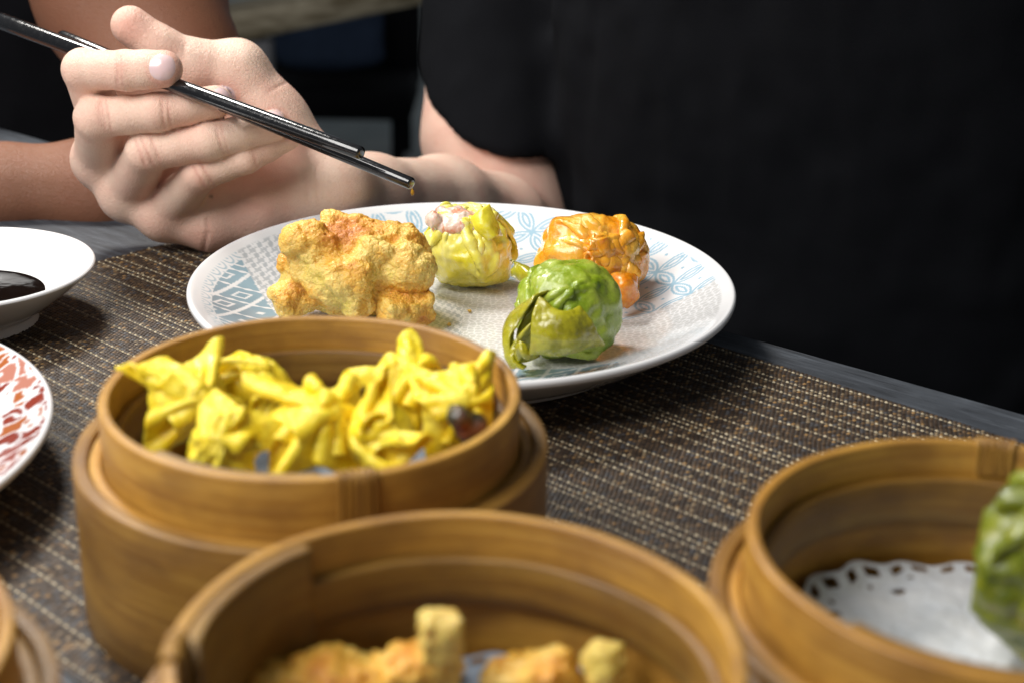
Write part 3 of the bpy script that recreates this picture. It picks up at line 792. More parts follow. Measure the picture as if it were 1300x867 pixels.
# ================================================================== dumplings on the plate
def fold_disp(D, folds):
    """pinched ridges with a valley at one side; D unit directions"""
    d = np.zeros(len(D))
    for (c, t, L, wd, A, kq) in folds:
        c = c / np.linalg.norm(c); t = t - c * (t @ c); t /= np.linalg.norm(t) + 1e-9; s = np.cross(c, t)
        a = D @ t; b = D @ s + kq * (a ** 2); g = np.exp(-(a / L) ** 4) * (D @ c > 0)
        r = .55 * np.exp(-(b / wd) ** 2) + .45 * np.exp(-np.sqrt((b / wd) ** 2 + .06) * 1.3) - .75 * np.exp(-((b - 1.7 * wd) / (1.1 * wd)) ** 2)
        d += A * g * r
    return d
def rand_folds(r, n, bias, A, wd, L, lo=None):
    out = []
    for _ in range(n):
        c = r.normal(size=3)
        if lo is not None: c[2] = abs(c[2]) * lo[0] + lo[1]
        t = r.normal(size=3) * .6 + np.array(bias)
        out.append((c, t, L * r.uniform(.6, 1.3), wd * r.uniform(.6, 1.5), A * r.uniform(.4, 1.2), r.uniform(-.6, .6)))
    return out
CS = cube_sphere(84)
rg = np.random.default_rng(21)

# --- yellow open-topped dumpling
M_YEL = mat_dough('yellow_wrapper', (.66, .55, .02), (.84, .73, .045), (.92, .84, .22), rough=.22, sss=.2, radius=(.004, .004, .001), bump=.25, coat=.5, spots=(.86, .82, .42))
yb = np.array([-2.15, 70.1, .95])
yd = thing('dumpling', 'yellow open-topped dumpling with pink shrimp filling on top', 'dumpling', tuple(yb))
G = gather(n=56, iters=430, shape='disc', half=4.75, ball=(1.85, 1.75, 1.72), neck_rho=4.3, neck_r=1.15, neck_z=1.75, seed=14, comp=.55, wav=.55, kb=.12, grav=.05, nw=9)
G = G @ euler(0, -4, 70).T
lowr = sstep(.2, -1.5, G[..., 2]) * np.exp(-((np.arctan2(G[..., 1], G[..., 0]) + .25) / .6) ** 2)
G[..., 0] += .5 * lowr; G[..., :2] *= (1 + .06 * vnoise(G.reshape(-1, 3) * .9, 6).reshape(G.shape[:2]))[..., None]
G[..., 0] *= 1.16; G[..., 1] *= 1.06; G = crumple(G, .15, .75, 40)
V, Fq2 = thicken(G, .14, seed=3); V[:, 2] -= V[:, 2].min()
part(yd, 'wrapper', V + yb + np.array([0, 0, .01]), [Fq2], M_YEL, val=np.clip(.4 + .5 * vnoise(V * 1.1, 5), 0, 1))
D = CS[0]; z = D[:, 2]
V, Fq2 = sheet([[AT(598, 277, 68.4), AT(609, 268, 68.3), AT(621, 260, 68.5)], [AT(604, 292, 68.05), AT(617, 285, 68.0), AT(630, 280, 68.5)], [AT(620, 306, 67.95), AT(630, 300, 68.0), AT(638, 300, 68.7)]], 20, 20, .16, .03, seed=3)
part(yd, 'wrapper_corner', V, [Fq2], M_YEL)
n = NT('shrimp'); o_ = n.obj(); a_ = n.noise(o_, 1.3 * CM, 3, .6, .6)
M_SHR = n.set(col=n.ramp(a_, [(.36, (.80, .66, .56)), (.50, (.82, .60, .50)), (.57, (.78, .30, .16)), (.68, (.84, .52, .40))]), rough=.2, sss=.4, sssr=(.006, .003, .002), ssss=1.0, coat=.5, normal=n.bump(n.noise(o_, 6 * CM, 3), .4, .002))
sc_ = AT(580, 276, 69.6)
lump = [(sc_ + rg.normal(size=3) * np.array([.62, .45, .05]), rg.uniform(.28, .40)) for _ in range(11)]
def f_shr(P):
    d = ellip(P, sc_ - np.array([0, 0, .3]), np.array([1.3, 1.15, .6]))
    for c_, r_ in lump: d = smin(d, np.linalg.norm(P - c_, axis=1) - r_, .12)
    return d + .05 * fbm(P * 3.5, 3, 2)
V, Fq2 = polygonize(f_shr, sc_ - 2, sc_ + 2, .06)
part(yd, 'shrimp_filling', V, [Fq2], M_SHR)

# --- orange pleated dumpling
M_ORG = mat_dough('orange_wrapper', (.74, .20, .004), (.88, .31, .008), (.93, .45, .05), rough=.22, sss=.28, radius=(.005, .0025, .001), bump=.35, coat=.6, spots=(.88, .52, .14))
ob = np.array([3.75, 68.7, .95])
od = thing('dumpling', 'glossy orange pleated dumpling behind the green one', 'dumpling', tuple(ob))
G = gather(n=58, iters=430, shape='disc', half=5.5, ball=(2.2, 1.62, 1.95), neck_rho=4.35, neck_r=.5, neck_z=2.0, seed=4, comp=.7, wav=.55, kb=.1, grav=.06)
G = G @ euler(78, 0, 24).T; P_ = G.reshape(-1, 3)
G = G + (gnormals(G) * (.10 * vnoise(P_ * 1.2, 7) + .05 * vnoise(P_ * 2.6, 8)).reshape(G.shape[:2])[..., None])
G = crumple(G * np.array([1.26, 1.05, 1.17]), .10, .8, 50)
V, Fq2 = thicken(G, .15, seed=4); V[:, 2] -= V[:, 2].min() + .05
V = V + ob + np.array([-.18, .1, 0]); V[:, 2] = np.maximum(V[:, 2], ob[2] + .005)
part(od, 'wrapper', V, [Fq2], M_ORG, val=np.clip(.4 + .5 * vnoise(V * 1.1, 5), 0, 1))
V, Fq2 = sheet([[AT(772, 352, 66.2), AT(790, 346, 66.0), AT(808, 352, 66.5)], [AT(776, 368, 65.9), AT(792, 360, 65.5), AT(811, 368, 66.1)], [AT(780, 382, 65.8), AT(793, 376, 65.5), AT(808, 378, 66.0)], [AT(786, 391, 65.9), AT(792, 390, 65.7), AT(800, 387, 65.9)]], 26, 26, .3, .06, seed=9, frill=.07, ff=1.2)
part(od, 'wrapper_tail', V, [Fq2], M_ORG)

# --- green dumpling with loose olive folds
M_GRN = mat_dough('green_wrapper', (.15, .22, .005), (.29, .39, .010), (.50, .57, .09), rough=.24, sss=.12, radius=(.004, .005, .001), bump=.3, coat=.35, spots=(.36, .40, .05))
M_OLV = mat_dough('olive_fold', (.20, .18, .004), (.36, .33, .008), (.50, .47, .035), rough=.26, sss=.1, radius=(.003, .003, .001), bump=.25, coat=.45, spots=(.38, .30, .02))
gb = np.array([2.15, 61.6, .95])
gd = thing('dumpling', 'bright green dumpling with loose olive wrapper folds', 'dumpling', tuple(gb))
G_GRN = gather(n=58, iters=430, shape='disc', half=5.2, ball=(2.1, 2.0, 2.05), neck_rho=4.6, neck_r=.4, neck_z=1.9, seed=6, flare=.2, grav=.06, comp=.65, wav=.55, kb=.1)
G = G_GRN @ euler(98, 0, -52).T; P_ = G.reshape(-1, 3)
G = G + gnormals(G) * (.06 * vnoise(P_ * 1.6, 7) + .03 * vnoise(P_ * 4, 8)).reshape(G.shape[:2])[..., None]
G = crumple(G * 1.02, .12, .9, 60)
V, Fq2 = thicken(G, .15, seed=5); V[:, 2] -= V[:, 2].min() + .04
msk = 1 - sstep(.2, 1.5, np.linalg.norm(V - (V.mean(0) + np.array([-1.9, -1.3, -.4])), axis=1) / 1.3)
V = V + gb + np.array([.28, .1, 0]); V[:, 2] = np.maximum(V[:, 2], gb[2] + .005)
M_GRN = mat_dough('green_wrapper', (.10, .165, .004), (.21, .30, .008), (.42, .49, .07), rough=.28, sss=.12, radius=(.004, .005, .001), bump=.3, coat=.35, spots=(.36, .40, .05), alt=((.17, .155, .004), (.30, .28, .008), (.44, .41, .03)))
part(gd, 'wrapper', V, [Fq2], M_GRN, val=np.clip(.35 + .5 * vnoise(V * 1.2, 5), 0, 1), col=np.repeat(msk[:, None], 3, 1))
def SH(rows, dy=0): return [[AT(p[0], p[1], p[2] + dy) for p in r] for r in rows]
flapA = SH([[(685, 377, 59.3), (701, 391, 58.9), (720, 398, 58.95), (736, 389, 59.5)], [(677, 402, 58.7), (702, 412, 58.45), (728, 415, 58.5), (750, 411, 59.2)], [(675, 428, 58.5), (702, 432, 58.25), (730, 434, 58.4), (761, 428, 59.2)], [(674, 449, 58.7), (700, 451, 58.5), (728, 447, 58.7), (767, 438, 59.5)]], -.85)
V, Fq2 = sheet(flapA, 44, 44, .24, .07, 1.0, frill=.05, ff=1.3, seed=11, fine=.03); part(gd, 'wrapper_fold', V, [Fq2], M_OLV)
flapB = SH([[(705, 366, 61.0), (690, 371, 60.4), (680, 376, 60.0), (676, 384, 59.7)], [(672, 383, 61.2), (658, 393, 60.6), (653, 402, 60.0), (660, 408, 59.6)], [(655, 408, 60.8), (643, 416, 60.2), (641, 424, 59.6), (647, 428, 59.2)], [(652, 436, 60.0), (644, 440, 59.6), (642, 448, 59.2), (647, 452, 58.9)], [(656, 458, 59.6), (648, 462, 59.2), (648, 467, 58.9), (654, 467, 58.7)]], -.35)
V, Fq2 = sheet(flapB, 44, 26, .2, .04, 1.3, seed=12); part(gd, 'wrapper_fold', V, [Fq2], M_OLV)
flapC = SH([[(678, 408, 59.3), (672, 414, 59.1), (675, 420, 59.3)], [(664, 424, 59.4), (660, 428, 59.1), (666, 432, 59.4)], [(652, 440, 59.5), (650, 444, 59.0), (656, 446, 59.3)], [(650, 456, 59.3), (652, 460, 58.8), (657, 458, 59.1)], [(662, 466, 58.9), (664, 468, 58.6), (668, 464, 58.9)]], -.4)
V, Fq2 = sheet(flapC, 36, 14, .18, .02, 1.3, seed=13); part(gd, 'wrapper_fold', V, [Fq2], M_OLV)
flapD = SH([[(655, 440, 59.2), (660, 434, 58.9), (667, 438, 58.7), (672, 446, 58.6)], [(654, 450, 59.0), (661, 443, 58.6), (666, 450, 58.5), (676, 451, 58.6)], [(658, 460, 58.9), (664, 452, 58.6), (669, 456, 58.6), (680, 453, 58.7)]], -.5)
V, Fq2 = sheet(flapD, 20, 30, .18, .02, 1.3, seed=14); part(gd, 'wrapper_fold', V, [Fq2], M_OLV)
flapE = SH([[(690, 378, 60.6), (682, 384, 60.4), (676, 392, 60.2)], [(684, 402, 60.4), (670, 410, 60.2), (660, 414, 60.1)], [(682, 428, 60.2), (668, 434, 60.0), (656, 436, 59.9)], [(684, 452, 60.0), (670, 458, 59.8), (658, 460, 59.6)]])
V, Fq2 = sheet(flapE, 30, 20, .2, .04, 1.3, seed=18); part(gd, 'wrapper_fold', V, [Fq2], M_OLV)
tailT = SH([[(648, 333, 64.2), (655, 336, 63.7), (650, 343, 63.5), (649, 351, 63.7)], [(664, 338, 63.6), (668, 346, 62.9), (662, 352, 63.2), (662, 358, 63.5)], [(680, 346, 63.0), (683, 354, 62.3), (676, 360, 62.6), (674, 366, 62.9)], [(697, 352, 62.4), (697, 362, 61.8), (690, 367, 62.0), (686, 373, 62.2)]])
V, Fq2 = sheet(tailT, 30, 30, .24, .06, 1.4, seed=15); part(gd, 'wrapper_tail', V, [Fq2], M_OLV)

# --- crisp fried golden dumpling
n = NT('fried_crust'); o_ = n.obj(); v_ = n.attr('val', 'Fac')
cr1 = n.noise(o_, 9 * CM, 4, .7); cr2 = n.vor(o_, 11 * CM)
f_ = n.math('ADD', v_, n.math('MULTIPLY', n.math('SUBTRACT', cr1, .5), .55))
M_FRY = n.set(col=n.ramp(f_, [(.02, (.66, .50, .09)), (.24, (.80, .57, .15)), (.46, (.78, .43, .055)), (.70, (.62, .23, .02)), (.95, (.36, .09, .01))]), rough=n.ramp(cr1, [(.35, .22), (.65, .6)]), sss=.25, sssr=(.005, .003, .001), ssss=1.0,
              normal=n.bump(n.math('ADD', cr1, n.math('MULTIPLY', cr2, -.6)), .5, .0016), coat=.2, coatr=.25)
fc = np.array([-6.6, 65.6, .95])
fr = thing('dumpling', 'crisp deep fried golden dumpling with lumpy crust', 'dumpling', tuple(fc))
rf = np.random.default_rng(5)
lumps = []
core = fc + np.array([-.25, 0, 2.25])
for i in range(30):
    v = rf.normal(size=3); v[2] = abs(v[2]) * .9 - .25; v[1] -= .35; v /= np.linalg.norm(v)
    c_ = core + v * np.array([2.55, 2.0, 1.85]) * rf.uniform(.92, 1.04)
    lumps.append((c_, np.array([rf.uniform(.55, 1.0), rf.uniform(.5, .9), rf.uniform(.45, .8)]), rnd_rot(rf)))
nug1 = AT(517, 342, 64.3); nug2 = AT(513, 388, 63.9); nug3 = AT(372, 378, 64.6); nug4 = AT(388, 308, 64.6); nug5 = AT(500, 305, 65.6)
R1, R2, R3 = rnd_rot(rf), rotz(.5) @ np.array([[1, 0, 0], [0, .96, -.28], [0, .28, .96]]), rnd_rot(rf)
def f_fry(P):
    d = ellip(P, core, np.array([3.0, 2.25, 2.15]))
    for c_, h_, r_ in lumps: d = smin(d, rbox(P, c_, h_, .34, r_), .3)
    d = smin(d, rbox(P, nug2, (1.2, .85, .72), .3, R2), .1)
    d = smin(d, ellip(P, nug1, np.array([1.25, 1.0, 1.15])), .08)
    d = smin(d, rbox(P, nug3, (.9, .8, .8), .45, R3), .2); d = smin(d, ellip(P, nug4, np.array([1.15, .9, .95])), .25); d = smin(d, ellip(P, nug5, np.array([1.2, .9, .8])), .2)
    d = d + .10 * vnoise(P * 1.3, 3) + .05 * vnoise(P * 3.1, 4)
    return np.maximum(d, fc[2] + .01 - P[:, 2])
V, Fq2 = polygonize(f_fry, fc + np.array([-5, -4, -.3]), fc + np.array([5.5, 4, 6]), .05)
nn = vnormals(V, Fq2)
Wp = V + .18 * np.stack([vnoise(V * 1.7, 61), vnoise(V * 1.7, 62), vnoise(V * 1.7, 63)], 1)
va, vb2 = voro3(Wp * 1.25, 70); vc, vd = voro3(Wp * 3.1, 75); ve, vf = voro3(V * 7.5, 80)
fine = .20 * (.3 - va ** 2) + .09 * (.3 - vc ** 2) + .07 * (.3 - ve ** 2) + .03 * np.abs(vnoise(V * 24, 8))
groove = np.clip(1 - (vb2 - va) * 4, 0, 1)
crest = f_fry(V + nn * .35) - .35; crest = np.clip((crest + .12) * 1.5, -1, 1)
V = V + nn * (fine * (V[:, 2] > fc[2] + .1))[:, None]
pp = PROJ(V)
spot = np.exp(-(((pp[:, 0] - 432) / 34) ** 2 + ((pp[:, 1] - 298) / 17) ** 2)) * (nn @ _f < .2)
top = sstep(1.2, 4.2, V[:, 2] - fc[2])
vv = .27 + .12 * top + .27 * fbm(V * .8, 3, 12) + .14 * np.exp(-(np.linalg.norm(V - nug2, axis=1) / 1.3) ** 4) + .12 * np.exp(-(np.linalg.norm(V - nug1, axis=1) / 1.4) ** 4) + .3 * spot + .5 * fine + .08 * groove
part(fr, 'crust', V, [Fq2], M_FRY, val=np.clip(vv, 0, 1))

rcb = np.random.default_rng(77)
for (u_, v_, lab_) in [(570, 413, 'tiny crust crumb on the plate beside the fried dumpling'), (596, 396, 'tiny crust crumb below the yellow dumpling on the plate'), (648, 402, 'tiny crust crumb next to the green dumpling on the plate')]:
    p_ = PZ(u_, v_, .97); D0, F0 = cube_sphere(5); r_ = rcb.uniform(.05, .1)
    Vc = D0 * (r_ * np.array([1.5, 1, .7])) * (1 + .35 * vnoise(D0 * 2.3 + u_, 3))[:, None] @ rotz(u_).T
    solo('crumb', lab_, 'crumb', tuple(p_), Vc + p_ + np.array([0, 0, r_ * .6]), [F0], M_FRY, group='crust crumbs on the plate', val=np.full(len(Vc), .45))

# ================================================================== wontons in the steamer
M_WON = mat_dough('wonton_skin', (.84, .53, .004), (.95, .68, .010), (.98, .80, .08), rough=.42, sss=.2, radius=(.004, .003, .0006), bump=.3, coat=.1, spots=(.78, .46, .008))
M_FILL = mat_dough('dark_filling', (.012, .016, .008), (.04, .03, .015), (.30, .07, .02), rough=.3, sss=.1, bump=.5, coat=.3)
M_FILL2 = mat_dough('pale_filling', (.55, .30, .02), (.72, .46, .03), (.82, .6, .1), rough=.4, bump=.5, coat=.1)
def bub(t, pts, mat=M_WON):
    for (u, v_, Y, r_) in pts:
        c_ = AT(u, v_, Y); D0, F0 = cube_sphere(9)
        part(t, 'blister', c_ + D0 * r_, [F0], mat, val=np.full(len(D0), 1.0))
def skin_blob(t, name, fn, lo, hi, mat=M_WON, h=.08, seed=0, amp=.05):
    V, Fq = polygonize(lambda P: fn(P) + amp * fbm(P * 1.6, 3, seed), lo, hi, h)
    return part(t, name, V, [Fq], mat, val=np.clip(.35 + .4 * vnoise(V * 1.5, seed + 2), 0, 1))
G_W = 'wontons in the bamboo steamer'
FZ = FLOOR_Z
WON = [  # label, centre (u, v, Y), euler, solver seed, half size, ball, dark filling
    ('yellow wonton with a horn-like corner poking over the steamer rim', (236, 508, 43.8), (62, 0, 38), 1, 3.2, (1.05, .9, .9), 0),
    ('small yellow wonton wedged at the back wall of the steamer', (318, 494, 46.0), (35, 10, 80), 2, 2.9, (.95, .85, .8), 0),
    ('lowest yellow wonton in front of the horned one', (290, 560, 41.3), (72, 20, -20), 6, 2.6, (.9, .85, .8), 0),
    ('broad frilly yellow wonton in the middle of the steamer', (402, 546, 42.4), (36, 12, 25), 3, 3.5, (1.35, 1.0, .95), 0),
    ('pale yellow wonton between the frilly one and the dark filled one', (490, 552, 42.0), (88, 30, -60), 4, 3.0, (1.0, .9, .85), 0),
    ('rounded yellow wonton against the steamer wall behind the dark filled one', (518, 492, 45.8), (42, -15, 50), 7, 3.0, (1.15, .95, .85), 0),
    ('yellow wonton with dark filling showing beside the steamer wall', (588, 514, 44.2), (54, -10, 20), 5, 3.1, (1.15, 1.0, .9), 1)]
for (lab, c_, e_, sd_, hf, bl, dk) in WON:
    c3_ = AT(*c_)
    wt = thing('wonton', lab, 'wonton', (c3_[0], c3_[1], FZ + .1), G_W)
    G = gather(n=44, iters=380, seed=sd_ + 20, half=hf, grav=.05, flare=.3, ball=bl, neck_rho=hf * .56, neck_r=.3, neck_z=bl[2] * 1.2, comp=.5, wav=.45, kb=.15)
    R_ = euler(*e_); G = G @ R_.T; P_ = G.reshape(-1, 3)
    G = G + gnormals(G) * (.07 * vnoise(P_ * 1.4, sd_) + .03 * vnoise(P_ * 4, sd_ + 5)).reshape(G.shape[:2])[..., None]
    V, F2 = thicken(G, .105, seed=sd_)
    off = c3_ - np.array([0, 0, 0]); lift = max(0, FZ + .12 - (V[:, 2].min() + off[2]))
    V = V + off + np.array([0, 0, lift * .6])
    rr_ = np.hypot(V[:, 0] - MID[0], V[:, 1] - MID[1]); inside = V[:, 2] < 6.9
    sc2 = np.where(inside & (rr_ > 5.5), 5.5 / rr_, 1.0); V[:, 0] = MID[0] + (V[:, 0] - MID[0]) * sc2; V[:, 1] = MID[1] + (V[:, 1] - MID[1]) * sc2
    V[:, 2] = np.maximum(V[:, 2], FZ + .1)
    part(wt, 'wrapper', V, [F2], M_WON, val=np.clip(.4 + .5 * vnoise(V * 1.2, sd_), 0, 1))
    D0, F0 = cube_sphere(26); Vf = (D0 * (np.array(bl) * .97) * (1 + .08 * vnoise(D0 * 3, sd_))[:, None] + np.array([0, 0, .12])) @ R_.T + off + np.array([0, 0, lift * .6])
    Vf[:, 2] = np.maximum(Vf[:, 2], FZ + .1)
    part(wt, 'filling', Vf, [F0], M_FILL if dk else M_FILL2, val=np.clip(.4 + .5 * vnoise(Vf * 1.5, 4), 0, 1))

fb_ = AT(584, 530, 42.7)
skin_blob(wt, 'filling', lambda P: smin(chain(P, [fb_, AT(577, 516, 43.6), AT(566, 506, 44.0)], [.34, .28, .24], .2), ellip(P, AT(598, 542, 42.9), np.array([.5, .4, .45])), .15), fb_ - 2.6, fb_ + 2.6, M_FILL, seed=8, amp=.08, h=.08)

# paper liner under the wontons and a doily in the next steamer
n = NT('paper'); o_ = n.obj()
M_PAPER = n.set(col=n.ramp(n.noise(o_, .7 * CM, 3), [(.35, (.50, .53, .56)), (.7, (.62, .63, .63))]), rough=.7, sss=.2, sssr=(.003, .003, .003), ssss=1.0, normal=n.bump(n.noise(o_, 1.4 * CM, 4), .5, .004))
M_PAPER_D = mat_simple('oiled_paper', (.20, .24, .29), .4)
def doily(label, c, R0, z, mat, holes=True, seed=0):
    nr, nt = 64, 420
    r = np.linspace(.0, 1, nr); t = np.linspace(0, 2 * math.pi, nt, endpoint=False); T, K = np.meshgrid(t, r, indexing='ij')
    RR = R0 * (1 + .022 * np.cos(T * 22)) * K
    z_ = z + .13 * vnoise(np.c_[(RR * np.cos(T)).ravel() * .5, (RR * np.sin(T)).ravel() * .5, np.full(T.size, seed)], seed).reshape(T.shape) + .45 * sstep(.86, 1.0, K) * (.55 + .45 * np.sin(T * 5 + seed))
    V = np.stack([c[0] + RR * np.cos(T), c[1] + RR * np.sin(T), z_], -1).reshape(-1, 3)
    Fq = grid_faces(nt, nr, cu=True)
    if holes:
        fi = Fq.mean(1); mT = T.ravel()[Fq[:, 0]]; mK = K.ravel()[Fq].mean(1)
        x = (mT * 44 / 6.283) % 1; rk = mK * R0
        h1 = (np.abs(x - .5) < .27) & (np.abs(mK - .945) < .018)
        x2 = (mT * 22 / 6.283) % 1
        h2 = (np.hypot((x2 - .5) * 6.283 * rk / 22, rk - .80 * R0) < .17)
        x3 = (mT * 22 / 6.283 + .5) % 1
        h3 = (np.hypot((x3 - .5) * 6.283 * rk / 22, (rk - .86 * R0) * 1.5) < .13)
        hs_ = np.sin(np.floor(mT * 22 / 6.283) * 12.9898 + seed) * 43758.5; drop = (hs_ - np.floor(hs_)) < .3
        Fq = Fq[~(h1 | (h2 & ~drop) | (h3 & ~drop))]
    V = V[:, :]
    return solo('paper_doily', label, 'doily', (c[0], c[1], z), V, [Fq], mat)
doily('white lace paper doily under the green dumpling in the steamer', RGT, 5.6, 3.02, M_PAPER, True, 3)
doily('blue grey paper liner under the wontons', MID, 5.0, 2.95, M_PAPER_D, False, 5)
doily('blue grey oiled paper under the fried pieces', FRT, 5.45, 2.98, M_PAPER_D, True, 9)

# green dumpling in the right steamer
g2b = np.array([RGT[0] + 1.45, RGT[1] + .6, 3.12])
g2 = thing('dumpling', 'mottled green dumpling on the lace doily in the steamer', 'dumpling', tuple(g2b))
G = (G_GRN * np.array([1.05, 1.05, 1.2])) @ euler(8, -14, 65).T; P_ = G.reshape(-1, 3)
G = crumple(G, .32, .6, 70)
V, Fq = thicken(G, .16, seed=5); V[:, 2] -= V[:, 2].min()
V = V + g2b + np.array([.25, 0, 0])
M_GRN2 = mat_dough('green_wrapper_mottled', (.05, .08, .003), (.12, .15, .006), (.24, .26, .015), rough=.35, sss=.2, radius=(.004, .005, .001), bump=.35, coat=.4, spots=(.46, .34, .03))
part(g2, 'wrapper', V, [Fq], M_GRN2, val=np.clip(.35 + .5 * vnoise(V * 1.2, 5), 0, 1))
V, F2 = sheet([[PD(1284, 836, 33.6), PD(1292, 826, 33.9), PD(1302, 826, 33.9)], [PD(1288, 850, 33.2), PD(1298, 846, 33.3), PD(1312, 846, 33.4)]], 20, 20, .2, .08, 3, seed=3)

# golden fried pieces in the front steamer
def fried(label, fn, lo, hi, base, seed, tone=0.0):
    f2 = lambda P: fn(P) + .09 * vnoise(P * 1.6, seed) + .05 * vnoise(P * 3.7, seed + 1)
    V, Fq = polygonize(f2, lo, hi, .09); nn = vnormals(V, Fq); fi = .05 * vnoise(V * 8, seed + 2)
    g1, g2_ = voro3(V * 2.2, seed); g3, _ = voro3(V * 5.5, seed + 5); fi = fi + .16 * (.45 - g1) + .09 * (.45 - g3)
    V = V + nn * fi[:, None]
    return solo('fried_piece', label, 'fried food', base, V, [Fq], M_FRY, group='fried pieces in the steamer', val=np.clip(.46 + tone + .25 * fbm(V * .9, 3, seed), 0, 1))
a_ = AT(557, 780, 32.5); st_c = np.array([a_[0], 32.5, 4.38])
fried('upright golden fried stick in the steamer', lambda P: rbox(P, st_c, (.5, .42, 1.36), .16, rotz(.25)), st_c - 2.4, st_c + 2.4, (st_c[0], 32.5, 3.02), 41, -.12)
c1 = PZ(425, 868, 3.75); c1b = PZ(515, 866, 3.85); c1c = PZ(350, 876, 3.6)
fried('wide golden fried pile beside the upright stick', lambda P: np.maximum(smin(smin(ellip(P, c1, np.array([1.35, 1.1, .85])), rbox(P, c1b, (.85, .8, .8), .35, rotz(.5)), .2), rbox(P, c1c, (.75, .8, .6), .3, rotz(.2)), .2), 3.03 - P[:, 2]), c1 - 4, c1 + 4, (c1[0], c1[1], 3.02), 45, .04)
c2 = PZ(676, 866, 3.6)
fried('flat golden fried chunk between the stick and the round one', lambda P: np.maximum(rbox(P, c2, (1.05, .8, .6), .22, rotz(-.4) @ np.array([[.96, 0, -.28], [0, 1, 0], [.28, 0, .96]])), 3.03 - P[:, 2]), c2 - 2.6, c2 + 2.6, (c2[0], c2[1], 3.02), 49, -.02)
a_ = AT(767, 812, 33.0); c3 = np.array([a_[0], 33.0, 4.2]); c3b = np.array([a_[0], 32.7, 3.45])
fried('round ended golden fried piece near the steamer wall', lambda P: np.maximum(cone(P, c3, c3b, .54, .5), 3.03 - P[:, 2]), c3 - 3, c3 + 3, (a_[0], 32.8, 3.02), 53, -.2)

# ================================================================== people
M_NAIL = mat_simple('nail', (.74, .54, .54), .25, coat=.4, sss=.2, sssr=(.003, .002, .001), ssss=1.0)
M_SKIN = mat_skin('skin'); M_SKIN2 = mat_skin('skin_tanned', (.235, .105, .058), (.235, .09, .05), (.16, .07, .04))
M_TEE = mat_cloth('black_cotton', (.0042, .0045, .0056)); M_TEE2 = mat_cloth('black_cotton_second', (.004, .004, .005))
HS = lambda px, d: px / (F_PX / d)
FING = dict(
    index=dict(mcp=(140, 178, 79.6, 30), seg=[(106, 89, 75.6, 27.5), (160, 90, 74.7, 27.5), (208, 88, 74.4, 25.5)]),
    middle=dict(mcp=(130, 203, 80.4, 33), seg=[(122, 150, 76.0, 28.5), (200, 143, 75.5, 26.5), (274, 130, 75.9, 22.5)]),
    ring=dict(mcp=(162, 246, 80.6, 31), seg=[(187, 193, 76.6, 28), (265, 180, 76.2, 26), (345, 160, 76.6, 21.5)]),
    pinky=dict(mcp=(207, 272, 80.4, 29), seg=[(254, 221, 77.2, 24), (312, 202, 77.0, 20.5), (366, 177, 77.4, 15.5)]))
def pr(q, k=1.0): return PD(q[0], q[1], q[2]), HS(q[3] * k, q[2])
hand_pts = {k: (pr(v['mcp']), [pr(q, .965) for q in v['seg']]) for k, v in FING.items()}
THUMB = [pr(q) for q in [(166, 33, 78.2, 25), (203, 60, 78.7, 25), (248, 84, 79.6, 32), (300, 92, 80.4, 40), (343, 155, 81.3, 46)]]
WR = pr((412, 246, 82.0, 52))
PALM = [[pr((250, 205, 82.0, 48)), pr((330, 215, 82.2, 52)), WR]]
HYPO = [pr((215, 274, 80.8, 30)), pr((268, 276, 80.8, 43)), pr((330, 262, 81.0, 47)), WR]
ARM = [WR, pr((470, 250, 87, 50)), pr((560, 262, 95, 60)), pr((625, 292, 101, 68)), pr((662, 330, 106, 70))]
UPA = [pr((662, 330, 106, 70)), pr((624, 175, 108, 86)), pr((634, -40, 111, 92)), pr((650, -160, 112, 95))]
def f_hand(P):
    prox = None; allf = None
    for k, (mc, sg) in hand_pts.items():
        p = cone(P, mc[0], sg[0][0], mc[1], sg[0][1] * .97)
        pts_ = [sg[0][0], (sg[0][0] + sg[1][0]) / 2, sg[1][0], (sg[1][0] * .5 + sg[2][0] * .5), sg[2][0]]
        rs_ = [sg[0][1] * .98, (sg[0][1] + sg[1][1]) / 2 * .91, sg[1][1] * .965, (sg[1][1] + sg[2][1]) / 2 * .95, sg[2][1] * .97]
        dd = chain(P, pts_, rs_, .2)
        # soft pad / knuckle swelling
        prox = p if prox is None else smin(prox, p, .22)
        ff = smin(p, dd, .3); allf = ff if allf is None else smin(allf, ff, .05)
    mcs = [hand_pts[k][0] for k in ('index', 'middle', 'ring', 'pinky')]
    palm = chain(P, [m_[0] for m_ in mcs], [m_[1] for m_ in mcs], .5)
    for m_ in mcs:
        e = cone(P, m_[0], WR[0] + (m_[0] - mcs[2][0]) * .2, m_[1], WR[1] * .72); palm = smin(palm, e, .8)
    for ch_ in PALM: palm = smin(palm, chain(P, [q[0] for q in ch_], [q[1] for q in ch_], .5), .8)
    palm = smin(palm, chain(P, [q[0] for q in HYPO], [q[1] for q in HYPO], .5), .7)
    palm = smin(palm, prox, .45)
    th = chain(P, [q[0] for q in THUMB], [q[1] for q in THUMB], .5)
    th2 = cone(P, THUMB[-1][0], WR[0] + np.array([0, 0, .3]), THUMB[-1][1], WR[1] * .8)
    palm = smin(palm, smin(th, th2, .8), .7)
    return smin(palm, allf, .06)
def f_body(P):
    arm = chain(P, [q[0] for q in ARM], [q[1] for q in ARM], 1.2)
    up = chain(P, [q[0] for q in UPA], [q[1] for q in UPA], 1.0)
    d = smin(arm, up, .6)
    near = np.linalg.norm(P - WR[0], axis=1) < 16
    out = d.copy()
    if near.any(): out[near] = smin(d[near], f_hand(P[near]), 1.3)
    return out
allp = np.array([q[0] for q in ARM + UPA[:3] + THUMB] + [h_[0][0] for h_ in hand_pts.values()] + [s[0] for h_ in hand_pts.values() for s in h_[1]])
